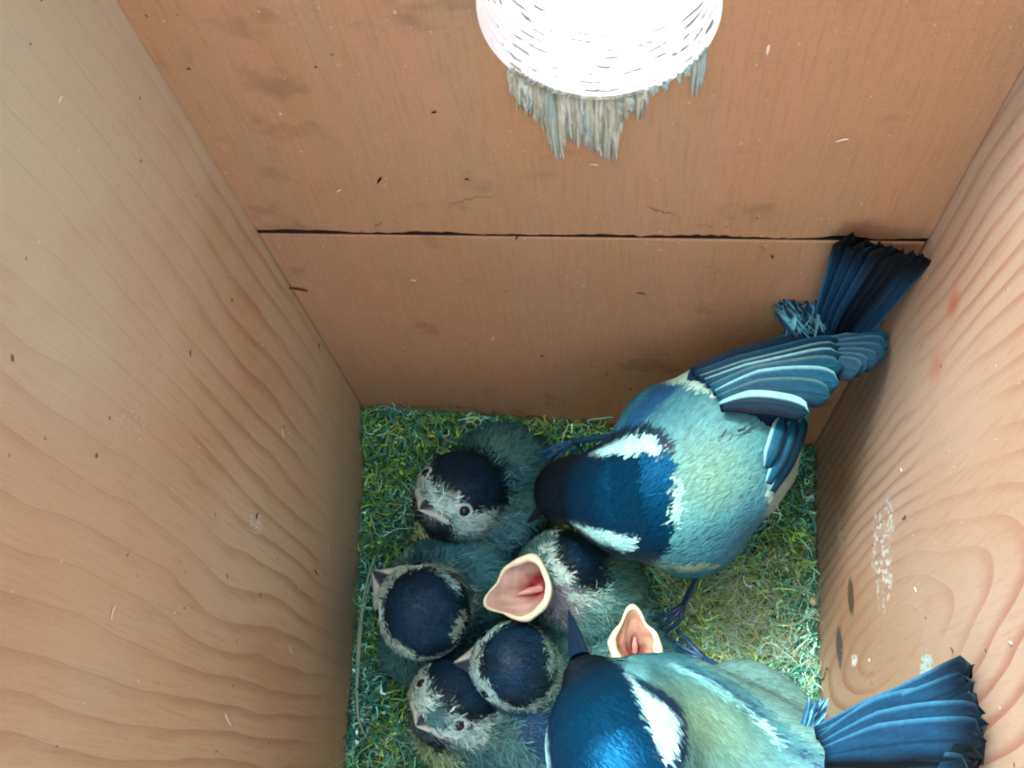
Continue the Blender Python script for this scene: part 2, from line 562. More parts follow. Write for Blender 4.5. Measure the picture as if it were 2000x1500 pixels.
for (px, py, L, a, c) in ((1768, 1010, 2.6, 1.4, (120, 82, 66)), (1790, 1152, 1.2, .3, (226, 214, 206)), (1977, 1256, 1.2, .9, (226, 214, 206)), (1862, 1270, 1.2, .4, (120, 70, 58)),
                          (1700, 1290, 1.0, .4, (220, 208, 190)), (1762, 918, 1.2, .4, (222, 206, 196))):
    chip(on_x(px, py, HW - .05), (-1, 0, 0), L, .25, a, srgb(*c), "wood_chip")

# ground outside, far below the hole
M = Mat("pale_gravel", .9, .1)
mg = M.out(M.mix(M.noise((.002, .002, .002), 4), (.5, .49, .45), (.62, .61, .58)))
V, F = box_VF(-4e5, 4e5, -4e5, 4e5, -1510, -1500)
tag(mesh_obj("ground", V, F, mg, smooth=False), "pale sunlit gravel ground outside the nest box", None, None, "structure")

# ------------------------------------------------------------------ nest
def ztab(y):
    yl = np.array([-150, -90, -63, -37, 2]); zl = np.array([-44, -38, -34, -25, -6])
    zr = np.array([-34, -33, -31, -26, -20])
    return np.interp(y, yl, zl), np.interp(y, yl, zr)


CUP = at(985, 1215, -20)


def nest_z(x, y):
    zl, zr = ztab(y)
    t = (x + HW) / (2 * HW)
    z = zl * (1 - t) + zr * t
    front = np.clip((y + 14) / 14, 0, 1)
    z = z + front * (2 - z) * np.clip(1.15 - t, 0, 1) * .6
    d = np.hypot((x - CUP[0]) / 40, (y - CUP[1]) / 36)
    z = z - 16 * np.clip(1 - d, 0, 1) ** .8 + 3 * np.exp(-((d - 1.05) / .18) ** 2)
    return z


nest = empty("bird_nest", (0, -70, -48), "square mossy green nest filling the floor of the wooden box", "nest")
nx, ny = 190, 220
gx, gy = np.meshgrid(np.linspace(-HW + .1, HW - .1, nx), np.linspace(BACK + .2, -.1, ny), indexing='ij')
X, Y = gx.ravel(), gy.ravel()
Pn = np.stack([X, Y, X * 0], 1)
Z = nest_z(X, Y) + vnoise(Pn * .16, 1) * 2.0 + vnoise(Pn * .5, 2) * 1.5 + vnoise(Pn * 1.1, 5) * .8 - .8
idx = np.arange(nx * ny).reshape(nx, ny)
Fq = np.stack([idx[:-1, :-1], idx[1:, :-1], idx[1:, 1:], idx[:-1, 1:]], -1).reshape(-1, 4)
MOSS = np.array([srgb(*c) for c in ((54, 108, 88), (66, 126, 92), (44, 104, 98), (88, 124, 54), (112, 142, 62), (34, 70, 58), (92, 160, 142), (156, 200, 178), (110, 108, 66), (70, 150, 110))])


def moss_color(P, n):
    v = vnoise(P * .07, 11) + .5 * vnoise(P * .2, 12)
    k = rng.random(n) * 1.0 + v * .8
    c = np.empty((n, 3))
    pick = rng.integers(0, 3, n)
    c[:] = MOSS[pick]
    hi = k > .6
    c[hi] = MOSS[np.where(rng.random(hi.sum()) < .6, 3, 4)]
    lo = k < .12
    c[lo] = MOSS[np.where(rng.random(lo.sum()) < .4, 6, 2)]
    br = rng.random(n) < .10
    c[br] = MOSS[np.where(rng.random(br.sum()) < .5, 7, 8)]
    return c * (1.7 + 4.2 * rng.random((n, 1)) ** 1.6)


m_moss = attr_mat("moss", .75, .2, var=.4)
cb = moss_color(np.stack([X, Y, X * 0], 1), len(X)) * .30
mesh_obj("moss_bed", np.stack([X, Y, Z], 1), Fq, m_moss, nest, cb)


def strands(P0, D0, L, rad, colr, seg=5, curl=1.0, droop=0.0, sides=3):
    """many thin curly tubes as arrays; P0 (N,3), D0 (N,3)"""
    n = len(P0)
    P = [P0]
    D = unit(D0)
    ax = unit(rng.normal(size=(n, 3)))
    cur = rng.normal(0, curl, (n, 1))
    for s in range(seg):
        D = unit(D + np.cross(ax, D) * cur / seg + rng.normal(0, .12 * curl, (n, 3)) + np.array([0, 0, -droop / seg]))
        P.append(P[-1] + D * (L / seg)[:, None])
    P = np.stack(P, 1)
    T = np.gradient(P, axis=1)
    T = unit(T)
    up = np.where(np.abs(T[..., 2:3]) > .9, np.array([1., 0, 0]), np.array([0, 0, 1.]))
    A = unit(np.cross(T, up)); B = np.cross(T, A)
    taper = np.linspace(1, .35, seg + 1)[None, :, None]
    rings = []
    for k in range(sides):
        a = 2 * math.pi * k / sides
        rings.append(P + (A * math.cos(a) + B * math.sin(a)) * rad[:, None, None] * taper)
    V = np.stack(rings, 2).reshape(-1, 3)
    base = (np.arange(n) * (seg + 1) * sides)[:, None, None]
    q = []
    for s in range(seg):
        for k in range(sides):
            k2 = (k + 1) % sides
            q.append([s * sides + k, s * sides + k2, (s + 1) * sides + k2, (s + 1) * sides + k])
    F = (base + np.array(q)[None]).reshape(-1, 4)
    C = np.repeat(colr, (seg + 1) * sides, 0)
    return V, F, C


def scatter_nest(n, region=None):
    x = rng.uniform(-HW + .6, HW - .6, n)
    y = rng.uniform(-115, -.8, n)
    return x, y


NS = 15000
x, y = scatter_nest(NS)
z = nest_z(x, y) + rng.uniform(-1.8, 1.3, NS) + vnoise(np.stack([x, y, x * 0], 1) * .16, 1) * 2.0 + vnoise(np.stack([x, y, x * 0], 1) * .5, 2) * 1.5
D0 = unit(np.stack([rng.normal(size=NS), rng.normal(size=NS), rng.uniform(-.15, .7, NS)], 1))
P0 = np.stack([x, y, z], 1)
V, F, C = strands(P0, D0, 3 + 11 * rng.random(NS) ** 2.5, rng.uniform(.12, .36, NS), moss_color(P0, NS), 7, 2.6, .6)
V[:, 0] = np.clip(V[:, 0], -HW + .15, HW - .15); V[:, 1] = np.minimum(V[:, 1], -.15)
tag(mesh_obj("moss_strands", V, F, m_moss, nest, C), kind="stuff")

# strands that creep a little way up the boards
NE = 1500
side = rng.integers(0, 3, NE)
x = np.where(side == 0, -HW + .5, np.where(side == 1, HW - .5, rng.uniform(-HW + 1, HW - 1, NE)))
y = np.where(side == 2, -.6, rng.uniform(-112, -1, NE))
P0 = np.stack([x, y, nest_z(x, y) - .5 + rng.uniform(-1, 1.2, NE)], 1)
D0 = unit(np.stack([rng.normal(0, .7, NE), rng.normal(0, .7, NE), rng.uniform(.2, 1.2, NE)], 1))
V, F, C = strands(P0, D0, rng.uniform(2, 6.5, NE), rng.uniform(.10, .26, NE), moss_color(P0, NE), 6, 1.8, .6)
V[:, 0] = np.clip(V[:, 0], -HW + .15, HW - .15); V[:, 1] = np.minimum(V[:, 1], -.15)
tag(mesh_obj("moss_fringe", V, F, m_moss, nest, C), kind="stuff")

# feather-moss leaflets: little pointed blades in rosettes
NL = 6000
x, y = scatter_nest(NL)
cl = vnoise(np.stack([x * .12, y * .12, x * 0], 1), 21)
keep = (cl > -.05) | (rng.random(NL) < .3)
x, y = x[keep], y[keep]; NL = len(x)
base = np.stack([x, y, nest_z(x, y) + rng.uniform(-.5, 1.4, NL)], 1)
d = unit(np.stack([rng.normal(size=NL), rng.normal(size=NL), rng.uniform(0, .9, NL)], 1))
sd_ = unit(np.cross(d, rng.normal(size=(NL, 3))))
L = rng.uniform(1.2, 3.2, NL)[:, None]; wd = rng.uniform(.2, .45, NL)[:, None]
V = np.stack([base, base + d * L * .4 - sd_ * wd, base + d * L + np.array([0, 0, -.3]), base + d * L * .4 + sd_ * wd], 1).reshape(-1, 3)
F = np.arange(NL * 4).reshape(-1, 4)
V[:, 0] = np.clip(V[:, 0], -HW + .15, HW - .15); V[:, 1] = np.minimum(V[:, 1], -.15)
tag(mesh_obj("moss_leaflets", V, F, m_moss, nest, np.repeat(moss_color(base, NL) * 1.2, 4, 0)), kind="stuff")

# pale hair lining, thickest beside the cup on the right
m_hair = attr_mat("animal_hair", .55, .35)
NH = 1500
c0 = at(1420, 1225, -26)
P0 = np.stack([rng.normal(c0[0], 11, NH), rng.normal(c0[1], 13, NH), np.zeros(NH)], 1)
o2 = at(880, 1480, -38)
P0[:70, 0] = rng.normal(o2[0], 12, 70); P0[:70, 1] = rng.normal(o2[1], 5, 70)
P0[70:130, 0] = rng.uniform(-58, 40, 60); P0[70:130, 1] = rng.uniform(-112, -3, 60)
P0[:, 0] = np.clip(P0[:, 0], -58, 58); P0[:, 1] = np.minimum(P0[:, 1], -2)
P0[:, 2] = nest_z(P0[:, 0], P0[:, 1]) + rng.uniform(.4, 2.6, NH)
D0 = unit(np.stack([rng.normal(size=NH), rng.normal(size=NH), rng.uniform(-.1, .35, NH)], 1))
hc = 1.6 * np.array([srgb(*c) for c in ((140, 176, 164), (170, 204, 192), (120, 160, 136), (170, 172, 124))])[rng.integers(0, 4, NH)] * (.7 + .5 * rng.random((NH, 1)))
V, F, C = strands(P0, D0, rng.uniform(8, 24, NH), rng.uniform(.07, .15, NH), hc, 10, 3.2, .9)
V[:, 0] = np.clip(V[:, 0], -HW + .15, HW - .15); V[:, 1] = np.minimum(V[:, 1], -.15)
tag(mesh_obj("hair_lining", V, F, m_hair, nest, C), kind="stuff")


def tube(pts, rad, colr, name, mat, parent, sides=7, sub=6, label=None):
    """smooth tapered tube through points"""
    pts = np.array(pts, float)
    n = len(pts)
    rad = np.broadcast_to(np.asarray(rad, float), (n,))
    t = np.linspace(0, n - 1, (n - 1) * sub + 1)
    out = []
    for tt in t:
        i = min(int(tt), n - 2); f = tt - i
        p0, p1, p2, p3 = pts[max(i - 1, 0)], pts[i], pts[i + 1], pts[min(i + 2, n - 1)]
        out.append(.5 * (2 * p1 + (p2 - p0) * f + (2 * p0 - 5 * p1 + 4 * p2 - p3) * f * f + (3 * p1 - p0 - 3 * p2 + p3) * f ** 3))
    P = np.array(out)
    r = np.interp(t, np.arange(n), rad)
    T = unit(np.gradient(P, axis=0))
    A = unit(np.cross(T, np.where(np.abs(T[:, 2:3]) > .9, [[1., 0, 0]], [[0, 0, 1.]])))
    B = np.cross(T, A)
    V = np.concatenate([[P[i] + r[i] * (A[i] * math.cos(2 * math.pi * k / sides) + B[i] * math.sin(2 * math.pi * k / sides)) for k in range(sides)] for i in range(len(P))])
    F = [[i * sides + k, i * sides + (k + 1) % sides, (i + 1) * sides + (k + 1) % sides, (i + 1) * sides + k] for i in range(len(P) - 1) for k in range(sides)]
    F += [list(range(sides))[::-1], [(len(P) - 1) * sides + k for k in range(sides)]]
    if name is None:
        return V, F
    return mesh_obj(name, V, F, mat, parent, np.broadcast_to(np.asarray(colr, float), (len(V), 3)))


def nz3(px, py, lift=1.0):
    z = -20.
    for _ in range(12):
        p = at(px, py, z)
        z = float(nest_z(np.array([p[0]]), np.array([min(p[1], -.5)]))[0]) + lift
    p = at(px, py, z)
    p[0] = np.clip(p[0], -HW + .5, HW - .5); p[1] = min(p[1], -.5)
    return p


m_straw = attr_mat("dry_grass", .5, .3)
tube([nz3(733, 1085, 2), nz3(716, 1140, 3), nz3(703, 1220, 3), nz3(697, 1320, 3), nz3(700, 1400, 2.5), nz3(715, 1440, .5)], [.3, .4, .45, .45, .4, .2], srgb(150, 186, 150), "grass_stem", m_straw, nest)
tube([nz3(728, 1120, 2.5), nz3(710, 1190, 3.6), nz3(703, 1260, 3.4), nz3(698, 1350, 3)], [.25, .35, .35, .2], srgb(160, 190, 160), "grass_stem", m_straw, nest)
tube([nz3(890, 1460, 3), nz3(935, 1455, 4), nz3(975, 1480, 3.5), nz3(990, 1515, 2)], [.3, .42, .42, .3], srgb(140, 160, 120), "grass_stem", m_straw, nest)
tube([nz3(905, 1450, 4), nz3(950, 1475, 5), nz3(1000, 1490, 4.5), nz3(1060, 1500, 2)], [.22, .3, .3, .2], srgb(160, 180, 150), "grass_stem", m_straw, nest)
tube([at(690, 752, 8), at(740, 762, 4), at(790, 792, 1.5), at(805, 800, 0)], [.1, .13, .13, .1], srgb(150, 150, 120), "grass_stem", m_straw, nest)
tube([nz3(735, 790, 4), nz3(820, 800, 5), nz3(930, 795, 5)], [.12, .15, .1], srgb(110, 120, 90), "grass_stem", m_straw, nest)
tube([nz3(1460, 1220, 5), nz3(1480, 1160, 6), nz3(1455, 1130, 5)], [.12, .15, .1], srgb(150, 190, 190), "grass_stem", m_straw, nest)
tube([nz3(980, 850, 2), nz3(1020, 852, 3), nz3(1050, 868, 2)], [.2, .25, .18], srgb(140, 170, 140), "grass_stem", m_straw, nest)
p = nz3(1588, 1174, 2)
g = Geo()
for i in range(7):
    for k in range(9):
        th, ph = math.pi * i / 6, 2 * math.pi * k / 9
        g.add([p + 1.0 * np.array([math.sin(th) * math.cos(ph), math.sin(th) * math.sin(ph) * 1.2, math.cos(th)])], [], srgb(196, 190, 150))
g.F = [[i * 9 + k, i * 9 + (k + 1) % 9, (i + 1) * 9 + (k + 1) % 9, (i + 1) * 9 + k] for i in range(6) for k in range(9)]
g.build("seed_husk", m_straw, nest)

#BIRDS#
# ------------------------------------------------------------------ birds: one continuous skin from smoothly blended masses
def prim(P, p):
    k = p[0]
    if k == 's':
        return np.linalg.norm(P - p[1], axis=1) - p[2]
    if k == 'c':
        a, b, ra, rb = p[1:]
        ba = b - a
        h = np.clip(((P - a) @ ba) / (ba @ ba), 0, 1)
        return np.linalg.norm(P - a - h[:, None] * ba, axis=1) - (ra + (rb - ra) * h)
    c, A, r = p[1:]
    q = (P - c) @ A.T
    k0 = np.linalg.norm(q / r, axis=1)
    k1 = np.linalg.norm(q / r ** 2, axis=1) + 1e-9
    return k0 * (k0 - 1) / k1


def field(P, prims, k):
    d = prim(P, prims[0])
    for p in prims[1:]:
        e = prim(P, p)
        h = np.maximum(k - np.abs(d - e), 0) / k
        d = np.minimum(d, e) - h * h * k * .25
    return d


def grad(P, prims, k, e=.05):
    g = np.stack([field(P + np.eye(3)[i] * e, prims, k) - field(P - np.eye(3)[i] * e, prims, k) for i in range(3)], 1)
    return unit(g)


def skin(prims, k, h):
    lo, hi = np.full(3, 1e9), np.full(3, -1e9)
    for p in prims:
        for c, r in (((p[1], p[2]),) if p[0] == 's' else ((p[1], p[3]), (p[2], p[4])) if p[0] == 'c' else ((p[1], max(p[3])),)):
            lo = np.minimum(lo, c - r); hi = np.maximum(hi, c + r)
    lo -= 3 * h + k * .3; hi += 3 * h + k * .3
    n = np.ceil((hi - lo) / h).astype(int) + 1
    ax = [lo[i] + h * np.arange(n[i]) for i in range(3)]
    G = np.stack(np.meshgrid(*ax, indexing='ij'), -1)
    v = field(G.reshape(-1, 3), prims, k).reshape(n)
    s = v < 0
    m = n - 1
    acc = np.zeros(tuple(m) + (3,)); cnt = np.zeros(tuple(m))
    corners = [(i, j, l) for i in (0, 1) for j in (0, 1) for l in (0, 1)]
    sl = lambda A, o: A[o[0]:o[0] + m[0], o[1]:o[1] + m[1], o[2]:o[2] + m[2]]
    for a in corners:
        for ax_ in range(3):
            if a[ax_]: continue
            b = list(a); b[ax_] = 1
            va, vb = sl(v, a), sl(v, b)
            cr = (va < 0) != (vb < 0)
            t = np.where(cr, va / np.where(cr, va - vb, 1), 0)
            pt = np.zeros(tuple(m) + (3,)) + np.array(a)
            pt[..., ax_] += t
            acc += pt * cr[..., None]; cnt += cr
    mask = cnt > 0
    vid = np.full(tuple(m), -1); vid[mask] = np.arange(mask.sum())
    ijk = np.argwhere(mask)
    V = lo + h * (ijk + acc[mask] / cnt[mask][:, None])
    F = []
    for ax_ in range(3):
        o1, o2 = [i for i in range(3) if i != ax_]
        a = [slice(None)] * 3; b = [slice(None)] * 3
        a[ax_], b[ax_] = slice(0, -1), slice(1, None)
        cr = s[tuple(a)] != s[tuple(b)]
        I = np.argwhere(cr)
        I = I[(I[:, o1] > 0) & (I[:, o2] > 0) & (I[:, o1] < m[o1]) & (I[:, o2] < m[o2])]
        def cell(d1, d2):
            J = I.copy(); J[:, o1] -= d1; J[:, o2] -= d2
            return vid[J[:, 0], J[:, 1], J[:, 2]]
        q = np.stack([cell(1, 1), cell(0, 1), cell(0, 0), cell(1, 0)], 1)
        ins = s[I[:, 0], I[:, 1], I[:, 2]]
        flip = ins if ax_ != 1 else ~ins
        q[~flip] = q[~flip][:, ::-1]
        F.append(q)
    F = np.concatenate(F)
    for _ in range(3):
        V = V - grad(V, prims, k) * field(V, prims, k)[:, None] * .9
    return V, F


m_body = attr_mat("plumage_skin", .62, .22, .36)
m_plume = attr_mat("plumage", .60, .22, .42)
m_feath = attr_mat("flight_feather_vane", .6, .14, .36, var=.35)
m_horn = attr_mat("horn_bill", .32, .45)
m_flesh = attr_mat("gape_flesh", .3, .5, sss=.2, var=.18)
m_leg = attr_mat("scaly_leg", .45, .4, var=.4)
M = Mat("bird_eye", .06, .7)
m_eye = M.out((.004, .005, .008))


def sample(V, F, n):
    T = np.concatenate([F[:, [0, 1, 2]], F[:, [0, 2, 3]]])
    a, b, c = V[T[:, 0]], V[T[:, 1]], V[T[:, 2]]
    ar = np.linalg.norm(np.cross(b - a, c - a), axis=1)
    i = rng.choice(len(T), n, p=ar / ar.sum())
    r1, r2 = np.sqrt(rng.random(n)), rng.random(n)
    return a[i] * (1 - r1)[:, None] + b[i] * (r1 * (1 - r2))[:, None] + c[i] * (r1 * r2)[:, None]


def plumage(name, prims, k, V, F, n, flow, color, size, parent, fluff=0.12, jit=.25, var=.16):
    """small overlapping feathers lying along the body"""
    P = sample(V, F, n)
    N = grad(P, prims, k)
    D = flow(P)
    D = D + rng.normal(0, jit, (n, 3))
    D = unit(D - N * (D * N).sum(1)[:, None])
    L, Wd, lift = size(P)
    L = L * rng.uniform(.7, 1.3, n); Wd = Wd * rng.uniform(.8, 1.2, n)
    B = np.cross(N, D)
    up = rng.uniform(.4, 1.4, n) * lift
    rows = []
    for t, wf, h in ((0, .55, -.25), (.35, 1, .30), (.75, .85, .8), (1.0, .12, 1.0)):
        c = P + D * (L * t)[:, None]
        # follow the curvature of the body, then lift the tip a little
        c = c - N * field(c, prims, k)[:, None] * .95 if t > 0 else c
        c = c + N * (up * h)[:, None]
        rows.append(np.stack([c - B * (Wd * wf)[:, None], c + N * (Wd * .18 * wf)[:, None], c + B * (Wd * wf)[:, None]], 1))
    VV = np.stack(rows, 1)                      # n,4,3,3
    q = []
    for r in range(3):
        for c in range(2):
            q.append([r * 3 + c, (r + 1) * 3 + c, (r + 1) * 3 + c + 1, r * 3 + c + 1])
    FF = (np.arange(n)[:, None, None] * 12 + np.array(q)[None]).reshape(-1, 4)
    C = color(P)
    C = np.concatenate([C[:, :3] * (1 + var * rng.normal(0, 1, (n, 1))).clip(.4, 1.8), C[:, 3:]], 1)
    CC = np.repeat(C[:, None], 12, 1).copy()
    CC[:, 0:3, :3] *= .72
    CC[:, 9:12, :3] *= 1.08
    NN = N[:, None, None] * .85 + fluff * (np.array([-1, 0, 1])[None, None, :, None] * B[:, None, None] * 1.5 + D[:, None, None] * .6)
    NN = unit(np.broadcast_to(NN, (n, 4, 3, 3)))
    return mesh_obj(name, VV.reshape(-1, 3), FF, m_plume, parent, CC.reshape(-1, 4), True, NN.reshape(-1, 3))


def rgba(r, g, b, gl=0.0):
    return np.concatenate([srgb(r, g, b), [gl]])


def frame(f, up):
    f = unit(f); s = unit(np.cross(f, up)); u = np.cross(s, f)
    return f, s, u


def feather(g, pts, wd, side, base, edge, tip, dark, nT=18, nA=17, camber=.05, tipq=.25, edgew=.3, lift=None, tipdark=.0, asym=0.0, rag=0.0, sharp=2.4):
    """vane with a pale upper margin; pts: 3 points, side: direction of the pale margin"""
    p0, p1, p2 = (np.asarray(p, float) for p in pts)
    t = np.linspace(0, 1, nT)[:, None]
    C = (1 - t) ** 2 * p0 + 2 * t * (1 - t) * (2 * p1 - .5 * p0 - .5 * p2) + t ** 2 * p2
    T = unit(np.gradient(C, axis=0))
    Sd = unit(side - T * (T @ side)[:, None])
    N = unit(np.cross(T, Sd))
    N *= np.sign(N @ np.array([0, -.3, 1.]))[:, None] + 1e-9
    V, K = [], []
    for i in range(nT):
        tt = t[i, 0]
        prof_ = min(1, .45 + 1.6 * tt) * (max(0.0, 1 - max(0, (tt - (1 - tipq)) / tipq) ** sharp)) ** .5
        for j in range(nA):
            v = -1 + 2 * j / (nA - 1)
            ww = wd * prof_ * (1 + asym * v)
            off = rag * rng.normal() * (tt > .93)
            V.append(C[i] + Sd[i] * ww * v - N[i] * camber * wd * (v * v) * 1.2 + N[i] * (.05 * wd if j == nA // 2 else 0) + T[i] * off)
            e = np.clip((v - (1 - 2 * edgew)) / .18, 0, 1)
            d = np.clip((-v - .15) / .6, 0, 1)
            c = base * (1 - d) + dark * d
            c = c * (1 + .22 * math.sin(j * 2.3 + i * 1.7) * math.sin(j * 5.1 - i * .9)) if j != nA // 2 else c * .55
            c = c * (1 - e) + edge * e
            q = np.clip((tt - .72) / .2, 0, 1) * tipdark
            c = c * (1 - q) + tip * q
            K.append(c)
    F = [[i * nA + j, i * nA + j + 1, (i + 1) * nA + j + 1, (i + 1) * nA + j] for i in range(nT - 1) for j in range(nA - 1)]
    g.add(V, F, np.array(K))


def one_feather(name, parent, *a, **k):
    g = Geo()
    feather(g, *a, **k)
    o = g.build(name, m_feath, parent)
    md = o.modifiers.new("vane_thickness", 'SOLIDIFY')
    md.thickness = .05 * S
    return o


def ball(c, r, name, mat, parent, colr, sx=(1, 1, 1), n=14):
    V, F = [], []
    for i in range(n + 1):
        for j in range(2 * n):
            th, ph = math.pi * i / n, math.pi * j / n
            V.append(c + r * np.array([math.sin(th) * math.cos(ph) * sx[0], math.sin(th) * math.sin(ph) * sx[1], math.cos(th) * sx[2]]))
    for i in range(n):
        for j in range(2 * n):
            k = (j + 1) % (2 * n)
            F.append([i * 2 * n + j, (i + 1) * 2 * n + j, (i + 1) * 2 * n + k, i * 2 * n + k])
    return mesh_obj(name, V, F, mat, parent, np.broadcast_to(np.asarray(colr, float), (len(V), len(colr))))


def ring(c, n, r, rt, colr, name, mat, parent, squash=1.0, seg=22):
    n = unit(n); a = unit(np.cross(n, [.2, .3, 1])); b = np.cross(n, a)
    V, F = [], []
    for i in range(seg):
        t = 2 * math.pi * i / seg
        d = a * math.cos(t) + b * math.sin(t) * squash
        for k in range(7):
            q = 2 * math.pi * k / 7
            V.append(c + d * (r + rt * math.cos(q)) + n * rt * math.sin(q))
    for i in range(seg):
        for k in range(7):
            F.append([i * 7 + k, ((i + 1) % seg) * 7 + k, ((i + 1) % seg) * 7 + (k + 1) % 7, i * 7 + (k + 1) % 7])
    return mesh_obj(name, V, F, mat, parent, np.broadcast_to(np.asarray(colr, float), (len(V), len(colr))))


def foot(parent, knee, ankle, toes, colr, r=.68):
    """tarsus and toes as one continuous scaly surface"""
    g = Geo()
    V, F = tube([knee, (np.array(knee) * .5 + np.array(ankle) * .5), ankle], [r * 1.2, r, r * 1.15], None, None, None, None, 9)
    g.add(V, F, colr)
    for tp in toes:
        tp = [np.array(ankle)] + [np.array(p) for p in tp]
        n = len(tp)
        V, F = tube(tp, [r * 1.05] + [r * .85] * (n - 2) + [r * .12], None, None, None, None, 8)
        lum = 1 + .35 * np.sin(np.arange(len(V)) // 8 * 1.9)
        cc = np.array(colr)[None, :3] * lum[:, None]
        tt = (np.arange(len(V)) / len(V))[:, None]
        cc = np.where(tt > .86, srgb(26, 40, 60)[None], cc)
        g.add(V, F, cc)
    return g.build("leg", m_leg, parent)


def bill(parent, H, f, s, u, base, L, wd, ht, cu, cl, droop=0.0):
    """closed bill: two tapering horny mandibles"""
    for nm, sg, cc, hh in (("upper_mandible", 1, cu, ht), ("lower_mandible", -1, cl, ht * .8)):
        g = Geo()
        V, C = [], []
        n = 9
        for i in range(n):
            t = i / (n - 1)
            c = H + f * (base + (L * (1.0 if sg > 0 else .93)) * t) - u * droop * t * t
            ww = wd * (1 - t) ** .85 + .10
            h2 = hh * (1 - t) ** .7 + .12
            for k in range(9):
                q = math.pi * k / 8
                V.append(c + s * ww * math.cos(q) + u * sg * (h2 * math.sin(q) ** .8 + .03))
                C.append(np.asarray(cc) * (1 + .9 * abs(math.cos(q)) ** 6))
        F = [[i * 9 + k, i * 9 + k + 1, (i + 1) * 9 + k + 1, (i + 1) * 9 + k] for i in range(n - 1) for k in range(8)]
        F += [[i * 9, (i + 1) * 9, (i + 1) * 9 + 8, i * 9 + 8] for i in range(n - 1)]
        g.add(V, F, np.array(C))
        g.build(nm, m_horn, parent)


NAVY = rgba(2, 36, 60, 1.)
NAVYK = rgba(3, 18, 28, .5)
WHITE = rgba(160, 228, 230, 0)
MANT = rgba(73, 139, 145, .1)
MANTB = rgba(50, 118, 144, .15)
MANTG = rgba(104, 144, 118, .1)
UNDER = rgba(96, 130, 124, 0)
FB, FE, FD, FT = (srgb(*c) for c in ((22, 96, 128), (140, 210, 218), (3, 30, 50), (4, 10, 16)))


def edge_noise(P, a=.6, fr=.8):
    return vnoise(P * fr, 31) * a + vnoise(P * fr * 2.6, 32) * a * .5


def in_poly(x, y, poly):
    r = np.zeros(len(x), bool)
    n = len(poly)
    for i in range(n):
        (x0, y0), (x1, y1) = poly[i], poly[(i + 1) % n]
        c = (y0 > y) != (y1 > y)
        r ^= c & (x < (x1 - x0) * (y - y0) / ((y1 - y0) or 1e-9) + x0)
    return r


def soft_poly(x, y, poly, w=.55):
    """1 inside the outline, 0 outside, blended across the feathers at its edge"""
    d = np.full(len(x), 1e9)
    n = len(poly)
    for i in range(n):
        (x0, y0), (x1, y1) = poly[i], poly[(i + 1) % n]
        dx, dy = x1 - x0, y1 - y0
        t = np.clip(((x - x0) * dx + (y - y0) * dy) / (dx * dx + dy * dy + 1e-9), 0, 1)
        d = np.minimum(d, np.hypot(x - x0 - t * dx, y - y0 - t * dy))
    d = np.where(in_poly(x, y, poly), d, -d)
    t = np.clip(d / (2 * w) + .5, 0, 1)
    return t * t * (3 - 2 * t)


def adult_color(H, f, bt, bs, bu, B, patches, under=100, green=None, mant=(0, 0, 0)):
    """patches: coloured areas of the plumage as outlines seen from above the bird's own back"""
    v = unit(CAM_POS - H)
    ex = unit(np.cross([0, 1, 0], v)); ey = np.cross(v, ex)
    polys = []
    for pts, z, cc in patches:
        Q = np.array([at(px, py, z) for px, py in pts]) - H
        polys.append((np.stack([Q @ ex, Q @ ey], 1), cc))

    def color(P):
        n = len(P)
        p = P - B
        al, bl, cl = p @ bt, p @ bs, p @ bu
        ph2 = np.degrees(np.arctan2(np.abs(bl), cl)) + edge_noise(P, 6, .5)
        k = np.clip((np.abs(bl) - 8) / 9, 0, 1)[:, None]
        C = mant[0] * (1 - k) + mant[1] * k
        if green is not None:
            d = np.linalg.norm(P - green, axis=1)
            kk = np.clip(1 - d / 13, 0, 1)[:, None]
            C = C * (1 - kk) + mant[2] * kk
        C = C * np.concatenate([(1 + .16 * vnoise(P * .5, 8))[:, None].repeat(3, 1), np.ones((n, 1))], 1)
        C[ph2 > under] = UNDER
        q = P - H
        x = q @ ex + edge_noise(P, .28, .9); y = q @ ey + edge_noise(P + 40, .28, .9)
        ok = q @ v > -26
        for poly, cc in polys:
            m = (soft_poly(x, y, poly) * ok)[:, None]
            if cc is None:
                dk = np.clip((q @ f - 2) / 11, 0, 1)[:, None]  # shade of the forehead painted in: cap darkens towards the bill
                cap = NAVY * (1 - dk) + NAVYK * dk
                C = C * (1 - m) + cap * m
            else:
                C = C * (1 - m) + cc * m
        return C
    return color


